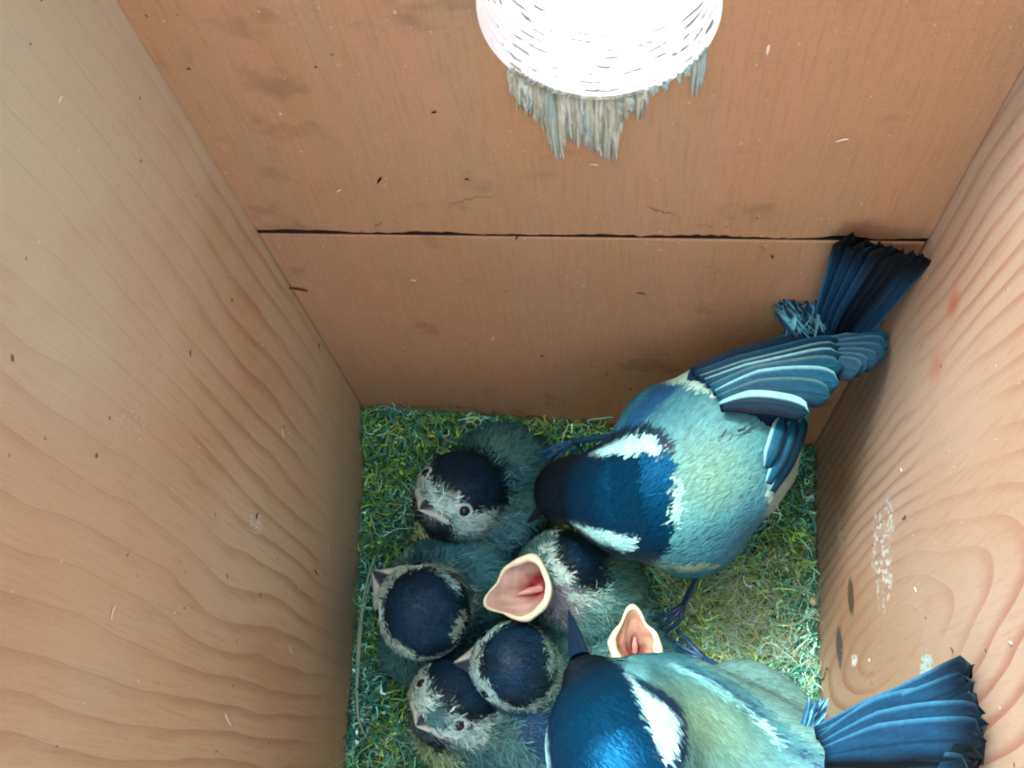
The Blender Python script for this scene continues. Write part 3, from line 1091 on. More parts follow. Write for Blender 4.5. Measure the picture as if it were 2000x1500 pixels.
# ---------------------------------------------------------------- adult bringing food, clinging head down under the front
def adult_front():
    t = empty("great_tit", at(1395, 905, 0), "adult songbird with teal back and raised dark tail, clinging below the entrance hole", "bird", "parent birds in the nest box")
    H = at(1212, 967, 26)
    fw = at(1100, 958, 10) - H
    view = unit(CAM_POS - H)
    f, s, u = frame(fw, view)
    B = at(1378, 896, 35)
    bt, bs, bu = frame(at(1225, 1000, 28) - at(1560, 720, 50), unit(CAM_POS - B))
    A = np.stack([bt, bs, bu])
    prims = [('e', B, A, np.array([19.5, 17.0, 16.])),
             ('c', H - f * 3 - u * 1, H + f * 4, 12.2, 10.2), ('s', at(1120, 955, 14), 7.6), ('s', at(1092, 965, 9), 5.0),
             ('c', at(1300, 965, 29), at(1240, 970, 26), 15.5, 11.5),
             ('c', at(1440, 815, 40), at(1585, 690, 46), 11.5, 6.5),
             ('s', at(1288, 828, 31), 7.5),
             ('s', at(1482, 905, 26), 7.6), ('s', at(1360, 1040, 24), 8.5)]
    k = 7.0
    V, F = skin(prims, k, .75)
    K = rgba(10, 40, 60, .2)
    patches = [([(1255, 775), (1300, 738), (1325, 752), (1285, 800), (1225, 850), (1200, 850)], 42, rgba(30, 90, 140, .2)),
               ([(1266, 716), (1310, 690), (1335, 708), (1404, 774), (1395, 790), (1350, 776), (1290, 745)], 50, rgba(176, 226, 214, 0)),
               ([(1440, 790), (1500, 815), (1505, 835), (1470, 820)], 50, rgba(130, 210, 222, 0)),
               ([(1488, 1010), (1498, 960), (1505, 900), (1560, 850), (1600, 880), (1590, 960), (1500, 1040)], 40, rgba(140, 164, 154, 0)),
               ([(1486, 985), (1498, 930), (1512, 880), (1520, 900), (1508, 950), (1496, 1000)], 44, rgba(176, 214, 214, 0)),
               ([(1060, 905), (1100, 880), (1150, 870), (1200, 853), (1240, 850), (1278, 872), (1296, 920), (1298, 960), (1290, 1000), (1300, 1040), (1290, 1075), (1262, 1102), (1220, 1096), (1160, 1075), (1110, 1060), (1040, 1080), (900, 1060), (900, 880), (1030, 890)], 26, None),
               ([(1180, 872), (1205, 850), (1245, 848), (1284, 870), (1300, 905), (1288, 910), (1270, 882), (1230, 866)], 28, K),
               ([(1150, 892), (1185, 876), (1225, 866), (1258, 874), (1278, 892), (1270, 910), (1240, 906), (1200, 896), (1170, 897)], 28, WHITE),
               ([(1110, 1020), (1150, 1030), (1200, 1043), (1236, 1048), (1232, 1074), (1210, 1076), (1165, 1056)], 26, WHITE),
               ([(1295, 944), (1310, 950), (1312, 1000), (1304, 1030), (1290, 1026), (1294, 985)], 30, rgba(140, 196, 180, 0)),
               ([(1268, 1096), (1310, 1104), (1388, 1106), (1385, 1112), (1320, 1114)], 24, rgba(150, 176, 140, 0)),
               ([(1392, 868), (1412, 858), (1436, 850), (1464, 847), (1464, 852), (1440, 858), (1414, 865)], 53, rgba(16, 40, 52, 0))]
    color = adult_color(H, f, bt, bs, bu, B, patches, 104, at(1375, 950, 52), (MANT, MANTB, MANTG))
    mesh_obj("body", V, F, m_body, t, color(V))

    def size(P):
        d = np.linalg.norm(P - H, axis=1)
        k = np.clip((d - 9) / 10, 0, 1)
        return 1.2 + 1.3 * k, .18 + .16 * k, .06 + .14 * k

    def flow(P):
        return -bt * .8 - f * np.clip(1 - np.linalg.norm(P - H, axis=1) / 20, 0, 1)[:, None]
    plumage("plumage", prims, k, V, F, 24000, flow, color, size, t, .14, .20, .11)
    bill(t, at(1092, 966, 9), *frame(at(1036, 1016, 2) - at(1092, 966, 9), view), 3.0, 9.5, 2.4, 2.2, srgb(26, 32, 44), srgb(30, 36, 46))
    for sg in (-1, 1):
        d = unit(f * .60 + s * sg * .80 + u * .02)
        e = H + f * 5 + d * 8.4
        ball(e, 1.5, "eye", m_eye, t, (0, 0, 0))
    # near wing: stacked vanes with pale margins
    wg = Geo()
    V, F = tube([at(1350, 740, 47), at(1450, 745, 51), at(1600, 690, 53), at(1660, 690, 54)], [2.0, 4.2, 3.6, .8], None, None, None, None, 14)
    wg.add(V, F, srgb(24, 60, 92))
    wing = wg.build("wing", m_feath, t)
    sd = at(1500, 600, 54) - at(1500, 720, 52)
    side = unit(sd) + np.array([0, 0, .25])
    fe = [((1350, 727), (1480, 690), (1636, 654), 54, 2.0, FD * 1.3, FD * 2.6, FD), ((1358, 733), (1490, 701), (1640, 664), 54.6, 1.9, FB * .4, FB * .9, FD), ((1368, 741), (1496, 712), (1642, 676), 55.2, 1.9, FB * .45, FE * .6, FD),
          ((1378, 749), (1500, 724), (1644, 692), 55.8, 2.3, FB * .6, FE, FD), ((1390, 762), (1512, 734), (1648, 716), 56.2, 2.7, FB * .8, FE * .35, FD),
          ((1400, 774), (1522, 746), (1640, 750), 56.5, 2.9, FB * .8, FE, FD), ((1404, 784), (1520, 764), (1622, 776), 56.4, 2.7, FB * .6, FE * .3, FD), ((1406, 795), (1490, 786), (1580, 806), 56, 2.3, FB * .25, FE, FD * .5)]
    for i in range(6):
        tx, ty = ((1736, 652), (1738, 672), (1732, 690), (1716, 706), (1694, 718), (1676, 728))[i]
        one_feather("flight_feather", wing, (at(1500, 690 + i * 10, 52.2 + i * .25), at(1620, 680 + i * 8, 55 + i * .3), at(tx, ty, 56.5 + i * .25)), 2.4, side,
                    srgb(26, 76, 100), srgb(70, 126, 148), FD, srgb(12, 42, 60), edgew=.10, tipq=.2)
    for i, (a, b, c, z, wd, cb_, ce, cdk) in enumerate(fe):
        one_feather("flight_feather", wing, (at(*a, z - 2.0 + i * .3), at(*b, z + 1.2 + i * .3), at(*c, z + 1.5 + i * .2)), wd, side, cb_, ce, FT, cdk, edgew=.13 if i != 7 else .3, tipq=.2, tipdark=0)
    one_feather("flight_feather", wing, (at(1440, 800, 53), at(1500, 806, 52.5), at(1560, 838, 49)), 2.4, side, srgb(20, 50, 84), srgb(60, 130, 170), FT, FD, edgew=.1)
    # far wing, folded on the other flank
    wg = Geo()
    V, F = tube([at(1498, 945, 33), at(1525, 880, 37), at(1560, 822, 41)], [1.2, 2.6, 1.2], None, None, None, None, 12)
    wg.add(V, F, srgb(30, 80, 124))
    wing2 = wg.build("wing", m_feath, t)
    sd2 = unit(at(1400, 860, 40) - at(1540, 900, 38))
    for a, b, c, z in (((1508, 960), (1548, 880), (1568, 812), 40), ((1500, 945), (1530, 880), (1552, 818), 44), ((1498, 915), (1512, 870), (1530, 812), 46)):
        one_feather("flight_feather", wing2, (at(*a, z + 4), at(*b, z + 7.5), at(*c, z + 6)), 1.5, sd2, FB * .8, FE * .8, FT, FD, edgew=.25)
    # tail
    tg = Geo()
    V, F = tube([at(1575, 690, 48), at(1605, 650, 51), at(1640, 600, 57)], [5.0, 3.6, 1.4], None, None, None, None, 14)
    tg.add(V, F, srgb(30, 80, 118))
    tail = tg.build("tail", m_feath, t)
    tips = [(1664, 462, 85), (1690, 470, 85), (1712, 480, 84), (1735, 486, 84), (1760, 492, 83.5), (1780, 496, 83), (1797, 500, 82.5)]
    bases = [(1606, 656), (1612, 660), (1620, 663), (1628, 666), (1636, 670), (1644, 674), (1650, 680)]
    ts = unit(at(1600, 560, 66) - at(1760, 560, 66))
    for i, ((bx, by), (tx, ty, tz)) in enumerate(zip(bases, tips)):
        b0, t0 = at(bx, by, 50.5 + .35 * (3 - abs(i - 3))), at(tx, ty, tz)
        mid = (b0 + t0) / 2 + np.array([0, 0, -1.5 + .5 * (3 - abs(i - 3))])
        one_feather("tail_feather", tail, (b0, mid, t0), 2.75, ts if i < 4 else -ts, srgb(22, 62, 92), srgb(50, 118, 156) if i in (0, 6) else srgb(28, 78, 112), FT, srgb(5, 14, 26), edgew=.12, tipq=.08, tipdark=.98, rag=.7, sharp=3, camber=.02)
    # ruffled tuft beside the tail
    tu = Geo()
    for i in range(70):
        a = at(rng.uniform(1530, 1615), rng.uniform(632, 660), 55 + rng.uniform(-1, 2))
        b = at(rng.uniform(1508, 1604), rng.uniform(572, 612), 58 + rng.uniform(-1, 2))
        lc = rng.random()
        feather(tu, (a, (a + b) / 2 + np.array([0, -.6, .8]), b), rng.uniform(.35, .8), unit(rng.normal(size=3) + np.array([0, 0, 0])), srgb(30, 84, 110) if lc < .6 else srgb(130, 210, 220), srgb(100, 190, 210), FT, srgb(14, 40, 58), nT=7, nA=5, tipdark=.85, rag=.3)
    tu.build("tail_covert_tuft", m_feath, t)
    lb = srgb(34, 96, 140)
    foot(t, at(1262, 842, 26), at(1120, 862, 5), [(at(1085, 872, 4), at(1062, 884, 2), at(1042, 888, -1)), (at(1090, 880, 3.5), at(1070, 894, 2), at(1052, 908, -2)),
                                                (at(1100, 882, 3), at(1085, 898, 1), at(1070, 912, -3)), (at(1130, 872, 2), at(1120, 885, 0), at(1105, 900, -3))], lb)
    foot(t, at(1370, 1110, 8), at(1335, 1180, -10), [(at(1312, 1196, -10), at(1285, 1206, -13), at(1262, 1214, -17)), (at(1318, 1204, -10), at(1296, 1220, -13), at(1272, 1232, -18)),
                                                     (at(1328, 1210, -11), at(1312, 1226, -14), at(1294, 1240, -18))], srgb(22, 54, 92))
    return t


# ---------------------------------------------------------------- adult at the bottom edge, nearest the camera
def adult_near():
    t = empty("great_tit", at(1400, 1500, 0), "adult songbird with glossy blue cap and white cheek, cut off by the bottom edge", "bird", "parent birds in the nest box")
    H = at(1196, 1432, 52)
    fw = at(1136, 1278, 42) - H
    view = unit(CAM_POS - H)
    f, s, u = frame(fw, view)
    sright = unit(at(1300, 1432, 52) - H)
    f, s, u = frame(fw, view - .42 * sright)
    B = at(1440, 1530, 41)
    bt, bs, bu = frame(at(1240, 1400, 44) - at(1600, 1610, 46), unit(CAM_POS - B))
    A = np.stack([bt, bs, bu])
    prims = [('e', B, A, np.array([33., 16.5, 16.])),
             ('c', H - f * 8, H - f * 2, 12.2, 11.2), ('c', H - f * 2, at(1142, 1322, 44), 10.6, 3.4),
             ('c', at(1310, 1470, 43), at(1240, 1460, 48), 14.5, 12.0),
             ('s', at(1305, 1392, 42), 7.5),
             ('s', at(1452, 1398, 27), 10.5), ('s', at(1520, 1432, 33), 8.5),
             ('c', at(1500, 1560, 44), at(1600, 1520, 52), 13.0, 7.0)]
    k = 5.5
    V, F = skin(prims, k, .7)
    K = rgba(8, 36, 62, .3)
    patches = [([(1330, 1296), (1400, 1332), (1440, 1362), (1505, 1440), (1600, 1500), (1780, 1440), (1660, 1230), (1420, 1210)], 34, rgba(92, 142, 140, 0)),
               ([(1325, 1296), (1380, 1322), (1405, 1335), (1396, 1342), (1350, 1326)], 46, rgba(24, 70, 100, .1)),
               ([(1395, 1332), (1440, 1362), (1505, 1440), (1580, 1495), (1570, 1505), (1495, 1450), (1430, 1370)], 46, rgba(24, 70, 100, .1)),
               ([(1300, 1292), (1370, 1324), (1430, 1366), (1426, 1371), (1362, 1331), (1292, 1297)], 48, rgba(110, 176, 180, 0)),
               ([(1434, 1370), (1475, 1404), (1510, 1452), (1500, 1452), (1458, 1406)], 50, rgba(140, 204, 208, 0)),
               ([(1222, 1276), (1250, 1290), (1262, 1330), (1240, 1345), (1215, 1310)], 46, rgba(90, 160, 168, .1)),
               ([(1100, 1240), (1155, 1255), (1200, 1296), (1222, 1316), (1256, 1337), (1300, 1355), (1322, 1376), (1328, 1410), (1329, 1449), (1318, 1480), (1292, 1496), (1270, 1580), (1040, 1580), (1040, 1400), (1050, 1345), (1075, 1290)], 52, None),
               ([(1222, 1316), (1256, 1337), (1300, 1355), (1322, 1376), (1328, 1410), (1329, 1449), (1318, 1480), (1292, 1496), (1268, 1460), (1250, 1400), (1230, 1345)], 54, K),
               ([(1222, 1318), (1248, 1348), (1290, 1372), (1315, 1404), (1314, 1436), (1304, 1467), (1290, 1481), (1278, 1465), (1262, 1426), (1246, 1384), (1234, 1348)], 55, WHITE),
               ([(1058, 1400), (1067, 1395), (1078, 1500), (1070, 1520), (1058, 1500)], 52, rgba(150, 220, 228, 0))]
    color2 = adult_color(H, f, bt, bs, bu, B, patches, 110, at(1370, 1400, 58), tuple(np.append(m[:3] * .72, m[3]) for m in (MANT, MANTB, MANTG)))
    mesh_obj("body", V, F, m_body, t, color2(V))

    def size(P):
        d = np.linalg.norm(P - H, axis=1)
        k = np.clip((d - 10) / 10, 0, 1)
        return 1.1 + 1.2 * k, .16 + .13 * k, .05 + .12 * k

    def flow(P):
        return -bt * .8 - f * np.clip(1.3 - np.linalg.norm(P - H, axis=1) / 20, 0, 1.3)[:, None]
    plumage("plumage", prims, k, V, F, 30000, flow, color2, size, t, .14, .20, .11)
    bb = at(1137, 1293, 42)
    bill(t, bb, *frame(at(1109, 1188, 33) - bb, view - .2 * sright), 0.0, 14.8, 2.2, 2.4, srgb(12, 34, 56), srgb(14, 26, 40))
    for sg in (-1, 1):
        d = unit(f * .66 + s * sg * .74 + u * .08)
        ball(H + f * 4 + d * 8.4, 1.5, "eye", m_eye, t, (0, 0, 0))
    # wing along the lower right
    wg = Geo()
    V, F = tube([at(1440, 1380, 47), at(1520, 1450, 50), at(1620, 1540, 52)], [1.6, 3.0, 2.4], None, None, None, None, 12)
    wg.add(V, F, srgb(20, 60, 96))
    wing = wg.build("wing", m_feath, t)
    sd = unit(at(1560, 1360, 50) - at(1480, 1470, 52))
    fe = [((1452, 1374), (1535, 1440), (1640, 1530), 49, 1.6, FB * .5, FB * .8, FD), ((1462, 1392), (1535, 1458), (1640, 1550), 51, 2.0, FD * 1.4, FE * .8, FD),
          ((1470, 1410), (1530, 1470), (1630, 1575), 52.5, 2.3, FB * .8, FE, FD), ((1475, 1430), (1525, 1490), (1600, 1590), 54, 2.3, FB * .6, FE * .8, FD),
          ((1475, 1450), (1510, 1510), (1570, 1600), 55, 2.2, FB * .8, FE, FD)]
    for a, b, c, z, wd, cb_, ce, cdk in fe:
        one_feather("flight_feather", wing, (at(*a, z - 2), at(*b, z + 1), at(*c, z + 1)), wd, sd, cb_, ce, FT, cdk, edgew=.22)
    # tail propped against the right board
    tg = Geo()
    V, F = tube([at(1520, 1520, 44), at(1590, 1475, 53), at(1660, 1450, 60)], [1, 2.6, 1.2], None, None, None, None, 14)
    tg.add(V, F, srgb(16, 50, 84))
    tail = tg.build("tail", m_feath, t)
    ts = unit(at(1750, 1320, 70) - at(1760, 1440, 70))
    spec = [((1592, 1432), (1740, 1380), (1898, 1302), 2.4), ((1600, 1442), (1750, 1392), (1900, 1335), 2.4), ((1606, 1452), (1760, 1388), (1916, 1392), 2.9), ((1610, 1464), (1765, 1420), (1922, 1415), 3.0),
            ((1612, 1476), (1765, 1452), (1922, 1448), 3.2), ((1612, 1490), (1760, 1485), (1912, 1482), 3.2), ((1610, 1502), (1755, 1512), (1900, 1520), 3.2), ((1606, 1512), (1750, 1540), (1880, 1556), 3.0)]
    for i, (a, b, c, wd) in enumerate(spec):
        z = (0, .8, 1.6, 2.4, 3.0, 2.1, 1.2, .4)[i]
        tp = at(*c, 82 + z)
        tp[0] = min(tp[0], HW - .6)
        one_feather("tail_feather", tail, (at(*a, 58 + z), at(*b, 70 + z), tp), wd, ts, srgb(18, 60, 92) if i != 5 else srgb(11, 36, 48), srgb(60, 130, 170), FT, srgb(3, 9, 18), edgew=.10, tipq=.12, tipdark=.9, rag=.5, sharp=2.6, camber=.015)
    tu = Geo()
    for i in range(60):
        a = at(rng.uniform(1550, 1590), rng.uniform(1425, 1460), 50 + rng.uniform(-2, 2))
        b = at(rng.uniform(1580, 1618), rng.uniform(1362, 1392), 54 + rng.uniform(-2, 2))
        feather(tu, (a, (a + b) / 2 + np.array([0, 0, .8]), b), rng.uniform(.25, .5), unit(rng.normal(size=3)), srgb(50, 120, 160), srgb(110, 190, 220), FT, srgb(20, 60, 96), nT=7, nA=5, rag=.3)
    tu.build("tail_covert_tuft", m_feath, t)
    foot(t, at(1450, 1330, 4), at(1375, 1285, -14), [(at(1345, 1270, -14), at(1320, 1256, -16), at(1300, 1246, -20)), (at(1352, 1262, -14), at(1335, 1244, -16), at(1318, 1230, -20)),
                                                    (at(1350, 1282, -14), at(1325, 1276, -17), at(1300, 1272, -21))], srgb(26, 74, 110), .72)
    return t


# ---------------------------------------------------------------- nestlings
GREY = rgba(70, 124, 122, 0)
GREYB = rgba(52, 108, 120, 0)
CREAM = srgb(216, 226, 190)


def gape(parent, c, n, tp, Rm, tip, depth, squash=1.0, throat=(.1, .15), lining=(220, 188, 176), red=(176, 64, 66), rim=(238, 240, 206), flange=1.0, shift=-.25):
    """wide open mouth of a begging nestling: fleshy flange, soft lining, throat"""
    n = unit(n); b = unit(np.cross(n, tp)); tdir = np.cross(b, n)
    NA = 72
    th = np.linspace(-math.pi, math.pi, NA, endpoint=False)

    def rad(th):
        return Rm * (1 + tip * np.exp(-(th / .34) ** 2) + .03 * np.sin(th * 5 + .6) + .05 * np.sin(th * 2 + .4) + .07 * np.exp(-((np.abs(th) - 2.2) / .35) ** 2))

    def pt(th, sc, dz):
        r = rad(th) * sc
        sag = .07 * r * np.cos(th * 2)                     # the mouth is a saddle, corners drawn back
        return c + (tdir * (np.cos(th) * r)[:, None] + b * (np.sin(th) * r * squash)[:, None]) + n * (dz + sag * .5)[:, None]
    V, C = [], []
    fl = flange * (.42 + .55 * np.clip((np.abs(th) - .5) / 1.0, 0, 1) + .3 * np.exp(-((np.abs(th) - 2.1) / .5) ** 2)) * (1 + .16 * np.sin(th * 7 + 1) * np.sin(th * 3))
    for q in np.linspace(0, 2 * math.pi, 10, endpoint=False):
        V.append(pt(th, 1 + (fl * math.cos(q)) / Rm * .62, fl * math.sin(q) * .8))
        C.append(np.broadcast_to(srgb(*rim) * (.9 + .1 * math.sin(q)), (NA, 3)))
    V, C = np.concatenate(V), np.concatenate(C)
    F = [[k * NA + i, k * NA + (i + 1) % NA, ((k + 1) % 10) * NA + (i + 1) % NA, ((k + 1) % 10) * NA + i] for k in range(10) for i in range(NA)]
    mesh_obj("gape_flange", V, F, m_flesh, parent, C)
    V, C = [], []
    ks = np.linspace(1, 0.02, 16)
    for sc in ks:
        dz = -depth * (1 - sc ** 1.6) + .18 * np.sin(th * 6 + sc * 14)
        V.append(pt(th, sc * .97, np.zeros(NA) + dz) + tdir * (shift * Rm * (1 - sc)) + b * (throat[0] * Rm * (1 - sc)))
        m = np.clip((.66 - sc) / .34, 0, 1)
        wob = .86 + .14 * np.sin(th * 5 + sc * 9) * np.sin(sc * 21 + th * 2)
        C.append((srgb(*lining) * (1 - m) + srgb(*red) * m)[None] * wob[:, None])
    V, C = np.concatenate(V), np.concatenate(C)
    F = [[k * NA + i, k * NA + (i + 1) % NA, (k + 1) * NA + (i + 1) % NA, (k + 1) * NA + i] for k in range(15) for i in range(NA)]
    F.append([15 * NA + i for i in range(NA)])
    mesh_obj("mouth_lining", V, F, m_flesh, parent, C)
    V, C = [], []
    for i, (sc, dz) in enumerate(((1.0, -.2), (.98, -1.5), (.88, -4), (.72, -7.5), (.6, -11))):
        V.append(pt(th, np.full(NA, sc) * (1 - .1 * i * np.exp(-(th / .5) ** 2)), np.full(NA, dz)))
        C.append(np.broadcast_to(srgb(*((196, 176, 168) if i < 3 else (120, 130, 136))), (NA, 3)) * (.85 + .2 * rng.random((NA, 1))))
    V, C = np.concatenate(V), np.concatenate(C)
    F = [[k * NA + i, k * NA + (i + 1) % NA, (k + 1) * NA + (i + 1) % NA, (k + 1) * NA + i] for k in range(4) for i in range(NA)]
    mesh_obj("mandible", V, F, m_flesh, parent, C)
    # tongue
    a0, a1 = c + tdir * Rm * (shift + .1) - n * depth * .86, c + tdir * Rm * .42 - n * depth * .42
    V, F = tube([a0, (a0 + a1) / 2 + n * .4, a1], [Rm * .13, Rm * .13, Rm * .03], None, None, None, None, 10)
    mesh_obj("tongue", V, F, m_flesh, parent, np.broadcast_to(srgb(200, 150, 146), (len(V), 3)))


def chick(label, H, f, up, bodies, r=10.4, beak=True, cap=66, tilt=.30, bib=True, eyes=True, wings=(), nblades=7500, gp=None, white=1.0, bl=7.5, bw=4.6, yellow=None, capc=None, flange=1.35, late=()):
    t = empty("nestling", (bodies[0][0][0], bodies[0][0][1], -30), label, "nestling", "nestlings in the moss nest")
    f, s, u = frame(f, up)
    prims = [('s', H, r), ('c', H + f * 2 - u * 1, H + f * (r - 4.2) - u * 1.2, r * .80, 4.6)]
    for c, ax_, rr in bodies:
        q = frame(ax_, [0.1, .2, 1])
        prims.append(('e', np.asarray(c), np.stack([q[0], q[1], q[2]]), np.array(rr)))
    b0 = np.asarray(bodies[0][0])
    prims.append(('c', H - u * 2, b0, r * .80, 9.0))
    k = 5.0
    V, F = skin(prims, k, .85)
    cax = unit(u - f * tilt)

    def color(P):
        n = len(P)
        q = P - H
        q = q + (edge_noise(P, .8, .45) + edge_noise(P, .6, 1.3))[:, None]
        dist = np.linalg.norm(q, axis=1)
        d = unit(q)
        ang = np.degrees(np.arccos(np.clip(d @ cax, -1, 1)))
        sm = lambda v, lo, hi: (lambda t: t * t * (3 - 2 * t))(np.clip((v - lo) / (hi - lo), 0, 1))
        state = [np.broadcast_to(GREY, (n, 4)).copy()]

        def lay(m, cc):
            state[0] = state[0] * (1 - m[:, None]) + cc * m[:, None]
        kk = vnoise(P * .16, 41)
        lay(sm(kk, 0, .35), GREYB)
        lay(sm(-kk, .3, .6), rgba(84, 134, 126, 0))
        if yellow is not None:
            lay(1 - sm(np.linalg.norm(P - yellow[0], axis=1) + edge_noise(P, 1), yellow[1] - 1, yellow[1] + 1), rgba(166, 200, 150, 0))
        for a, b, w_, cc in wings:
            lay(1 - sm(prim(P, ('c', a, b, w_, w_)) + edge_noise(P, .6), -.6, .6), cc)
        hd = 1 - sm(dist, r * 1.12, r * 1.30)
        ff, ss_, uu = d @ f, d @ s, d @ u
        ckn = sm(vnoise(P * .33, 46), -.55, -.1)
        lay(hd * sm(ang, cap - 8, cap) * (1 - sm(ang, cap + 40 * white, cap + 54 * white)) * ckn, rgba(190, 228, 220, 0))
        lay(hd * sm(ang, cap - 8, cap) * sm(vnoise(P * .8, 44), .3, .7) * .6, rgba(110, 160, 164, 0))
        capm = hd * (1 - sm(ang, cap - 5, cap + 5))
        cc = np.broadcast_to(rgba(8, 46, 70, .4) if capc is None else capc, (n, 4)).copy()
        rim = sm(ang, cap - 26, cap - 6)[:, None]
        cc = cc * (1 - rim) + rgba(4, 30, 42, .2) * rim
        cc[:, :3] *= (1 + .35 * vnoise(P * .45, 52) + .25 * vnoise(P * 1.6, 53))[:, None]
        state[0] = state[0] * (1 - capm[:, None]) + cc * capm[:, None]
        if bib:
            lay(hd * sm(-uu, .02, .2) * sm(ff, -.1, .1) * (1 - sm(np.abs(ss_), .5, .7)), rgba(34, 36, 46, 0))
        for a, b, w_, cc in late:
            lay(1 - sm(prim(P, ('c', a, b, w_, w_)) + edge_noise(P, .7), -.7, .5), cc)
        C = state[0]
        return C
    mesh_obj("body", V, F, m_body, t, color(V))

    def size(P):
        d = np.linalg.norm(P - H, axis=1)
        k = np.clip((d - r * .95) / 5, 0, 1)
        return 1.7 + 2.6 * k, .20 + .06 * k, .24 + .75 * k

    def flow(P):
        near = np.clip(1.25 - np.linalg.norm(P - H, axis=1) / (r * 1.6), 0, 1)[:, None]
        return -f * near + (unit(b0 - H) + np.array([0, 0, -.3])) * (1 - near)
    sz2 = lambda P: (lambda k: (2.2 + 2.0 * k, .06 + .02 * k, .5 + 1.1 * k))(np.clip((np.linalg.norm(P - H, axis=1) - r) / 4, 0, 1))
    plumage("loose_down", prims, k, V, F, 900, flow, lambda P: color(P) * np.array([1.5, 1.5, 1.5, 0]), sz2, t, .3, .7, .25)
    plumage("down", prims, k, V, F, nblades, flow, color, size, t, .30, .42, .22)
    if eyes:
        for sg in (-1, 1):
            d = unit(f * .66 + s * sg * .66 + u * .24)
            e = H + d * (r * .985) + f * .6
            ball(e - d * .4, 1.45, "eye", m_eye, t, (0, 0, 0))
            ring(e, d, 1.7, .42, srgb(176, 216, 220), "eyelid", m_flesh, t)
    if beak:
        # short bill with swollen pale corners
        base = H + f * (r - 1.6) - u * 1.4
        tipp = base + f * bl
        for nm, sg, cc in (("upper_mandible", 1, srgb(44, 62, 80)), ("lower_mandible", -1, srgb(100, 106, 112))):
            V, C = [], []
            n = 10
            for i in range(n):
                tt = i / (n - 1)
                c = base + (tipp - base) * tt * (1 if sg > 0 else .93)
                ww = bw * (1 - tt) ** .9 * (1 - .18 * math.sin(tt * math.pi)) + .12
                hh = (2.5 if sg > 0 else 1.8) * (1 - tt) ** .75 + .12
                for kx in range(11):
                    q = math.pi * kx / 10
                    V.append(c + s * ww * math.cos(q) + u * sg * (hh * math.sin(q) ** 1.1 + .03))
                    m = abs(math.cos(q)) ** 5
                    C.append(cc * (1 - m) + srgb(206, 206, 200) * m)
            F = [[i * 11 + kx, i * 11 + kx + 1, (i + 1) * 11 + kx + 1, (i + 1) * 11 + kx] for i in range(n - 1) for kx in range(10)]
            F += [[i * 11, (i + 1) * 11, (i + 1) * 11 + 10, i * 11 + 10] for i in range(n - 1)]
            mesh_obj(nm, V, F, m_horn, t, np.array(C))
        for sg in (-1, 1):
            fl = flange
            pts = [base + s * sg * (bw + .3) - f * 2.6, base + s * sg * (bw + .2) + f * .4, base + s * sg * bw * .62 + f * bl * .4, base + s * sg * bw * .25 + f * bl * .78, tipp]
            V, F = tube(pts, [.5, flange, flange * .7, .45, .12], None, None, None, None, 9)
            mesh_obj("gape_flange", V, F, m_flesh, t, np.broadcast_to(srgb(206, 222, 212), (len(V), 3)) * (.75 + .35 * rng.random((len(V), 1))))
    if gp:
        gape(t, **gp)
    return t


adult_front()
adult_near()
wb = rgba(26, 74, 110, .2)
gb = rgba(84, 150, 160, 0)
pale = rgba(120, 180, 176, 0)
chick("nestling with dark round cap facing the left wall, nearest the front board", at(895, 966, 1), np.array([-.42, -.46, .78]), np.array([.5, .6, .62]),
      [(at(968, 960, -14), at(1010, 880, -14) - at(920, 1080, -14), (20, 15, 12)), (at(985, 905, -10), [1, 0, 0], (11, 10, 9)), (at(868, 1050, -13), [1, 0, 0], (8, 7, 7))], cap=72, tilt=.05, bl=6.2, bw=5.0, bib=True,
      yellow=(at(855, 1070, -8), 7.5), wings=[(at(910, 1085, -6), at(1000, 1030, -5), 5.5, gb)])
chick("nestling with closed pale beak pointing to the left board, beside the long grass stem", at(828, 1194, 2), np.array([-.78, .50, .12]), np.array([.1, 0, 1.]),
      [(at(875, 1155, -14), at(930, 1110, -14) - at(820, 1260, -14), (19, 15, 12)), (at(840, 1275, -18), [1, 0, 0], (13, 8, 8))], cap=74, tilt=.22, white=.6, flange=2.1, late=[(at(745, 1165, 5), at(760, 1205, 5), 3.2, rgba(206, 244, 240, 0)), (at(782, 1128, 5), at(815, 1116, 5), 3.2, rgba(206, 244, 240, 0)), (at(845, 1124, 7), at(882, 1146, 7), 2.0, rgba(170, 226, 230, 0)), (at(768, 1238, 6), at(795, 1264, 5), 2.0, rgba(190, 220, 200, 0)), (at(892, 1240, 6), at(904, 1208, 6), 2.2, rgba(160, 190, 170, 0))], bl=7.5, bw=4.6, bib=False,
      wings=[(at(880, 1115, -6), at(940, 1130, -8), 6, rgba(70, 140, 150, 0)), (at(800, 1110, -8), at(812, 1118, -8), 3.4, pale)])
chick("nestling in the middle with a sharp beak, in front of the begging pink mouth", at(1006, 1298, 2), np.array([-.99, -.10, .02]), np.array([0.05, -.05, 1.]),
      [(at(1030, 1330, -14), at(1080, 1330, -14) - at(960, 1350, -14), (17, 13, 12))], r=8.9, cap=74, tilt=.25, white=.6, flange=1.6, late=[(at(925, 1256, 6), at(960, 1232, 6), 2.4, rgba(190, 240, 240, 0)), (at(926, 1326, 6), at(952, 1350, 5), 2.5, rgba(190, 240, 236, 0)), (at(1076, 1258, 6), at(1086, 1302, 6), 2.6, rgba(140, 190, 184, 0))], bl=8.5, bw=4.0, bib=False, eyes=True,
      wings=[(at(1040, 1360, -6), at(1060, 1330, -6), 4, wb)])
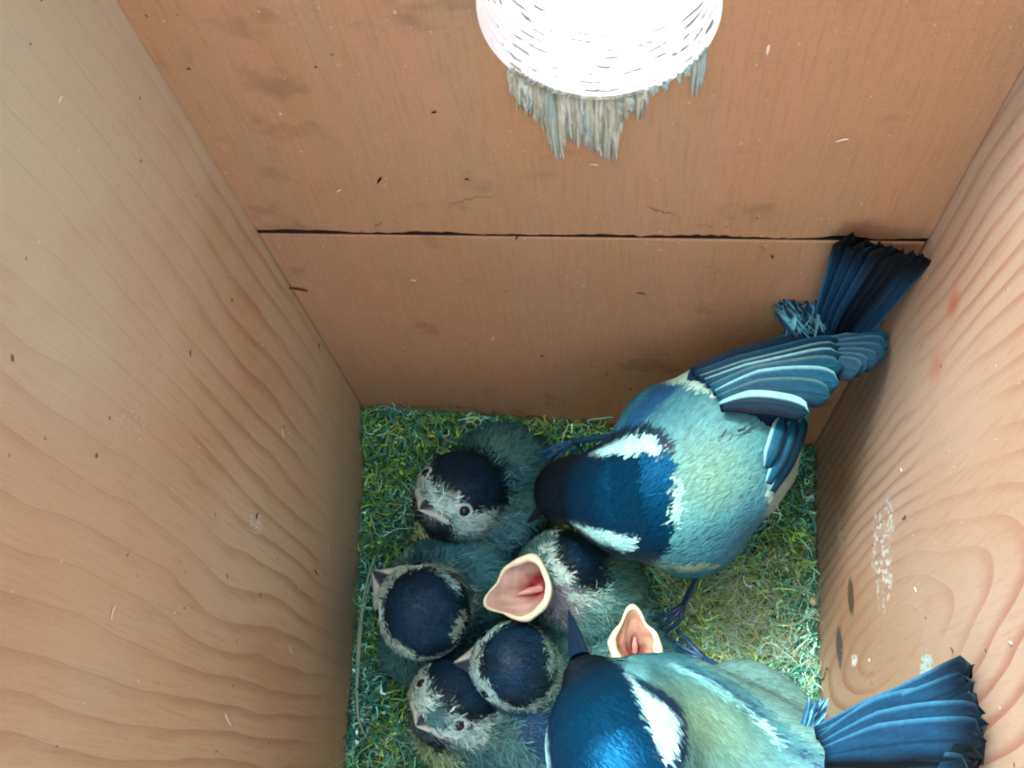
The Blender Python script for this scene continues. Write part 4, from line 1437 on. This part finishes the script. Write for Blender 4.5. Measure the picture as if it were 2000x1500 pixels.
chick("nestling with dark eyes and pale beak looking up beside the bottom left moss", at(884, 1368, -5), np.array([-.40, -.46, .78]), np.array([.5, .6, .62]),
      [(at(975, 1410, -17), at(1040, 1400, -17) - at(900, 1440, -17), (18, 14, 11)), (at(1040, 1425, -14), [1, 0, 0], (12, 11, 10)), (at(875, 1435, -16), [1, 0, 0], (7, 6, 6))], r=9.4, cap=68, tilt=.05, bl=5.4, bw=4.6,
      yellow=(at(865, 1445, -11), 6.5), wings=[(at(950, 1380, -8), at(1010, 1390, -8), 4.5, rgba(40, 110, 160, 0)), (at(1045, 1390, -4), at(1055, 1440, -4), 4.5, wb)])
chick("nestling begging with a wide open pink mouth in the middle of the brood", at(1095, 1112, -7), np.array([-.72, -.20, .55]), np.array([.5, .35, .8]),
      [(at(1120, 1150, -16), at(1170, 1150, -16) - at(1050, 1150, -16), (18, 14, 11)), (at(1135, 1185, -14), [1, 0, 0], (9, 9, 8))], r=9.4, beak=False, eyes=False, cap=60, tilt=.35, bib=False, white=.45,
      wings=[(at(1120, 1128, -4), at(1165, 1135, -4), 1.4, wb), (at(1125, 1150, -4), at(1165, 1160, -5), 3.0, pale), (at(1080, 1190, -2), at(1100, 1170, -2), 4.2, rgba(150, 150, 160, 0))],
      gp=dict(c=at(1020, 1150, 11), n=np.array([-.30, -.12, .95]), tp=at(945, 1172, 11) - at(1020, 1150, 11), Rm=6.5, tip=.45, depth=7.5, throat=(-.22, 0), shift=-.48, flange=1.15, lining=(214, 186, 174), red=(150, 44, 52)))
chick("nestling begging with a narrow cream mouth beside the blue capped adult", at(1243, 1310, -15), np.array([-.1, .62, .70]), np.array([0, -.8, .6]),
      [(at(1235, 1330, -18), np.array([1, 0, 0]), (15, 13, 11)), (at(1190, 1215, -22), [1, .3, 0], (13, 11, 9))], r=8.4, beak=False, eyes=False, cap=40, bib=False, nblades=3000,
      gp=dict(c=at(1241, 1260, 4), n=np.array([0, -.02, 1.]), tp=at(1237, 1196, 4) - at(1241, 1260, 4), Rm=5.2, tip=.62, depth=6.0, throat=(0, 0), shift=-.25, lining=(196, 160, 140), red=(120, 70, 66), rim=(232, 232, 194), flange=1.5))
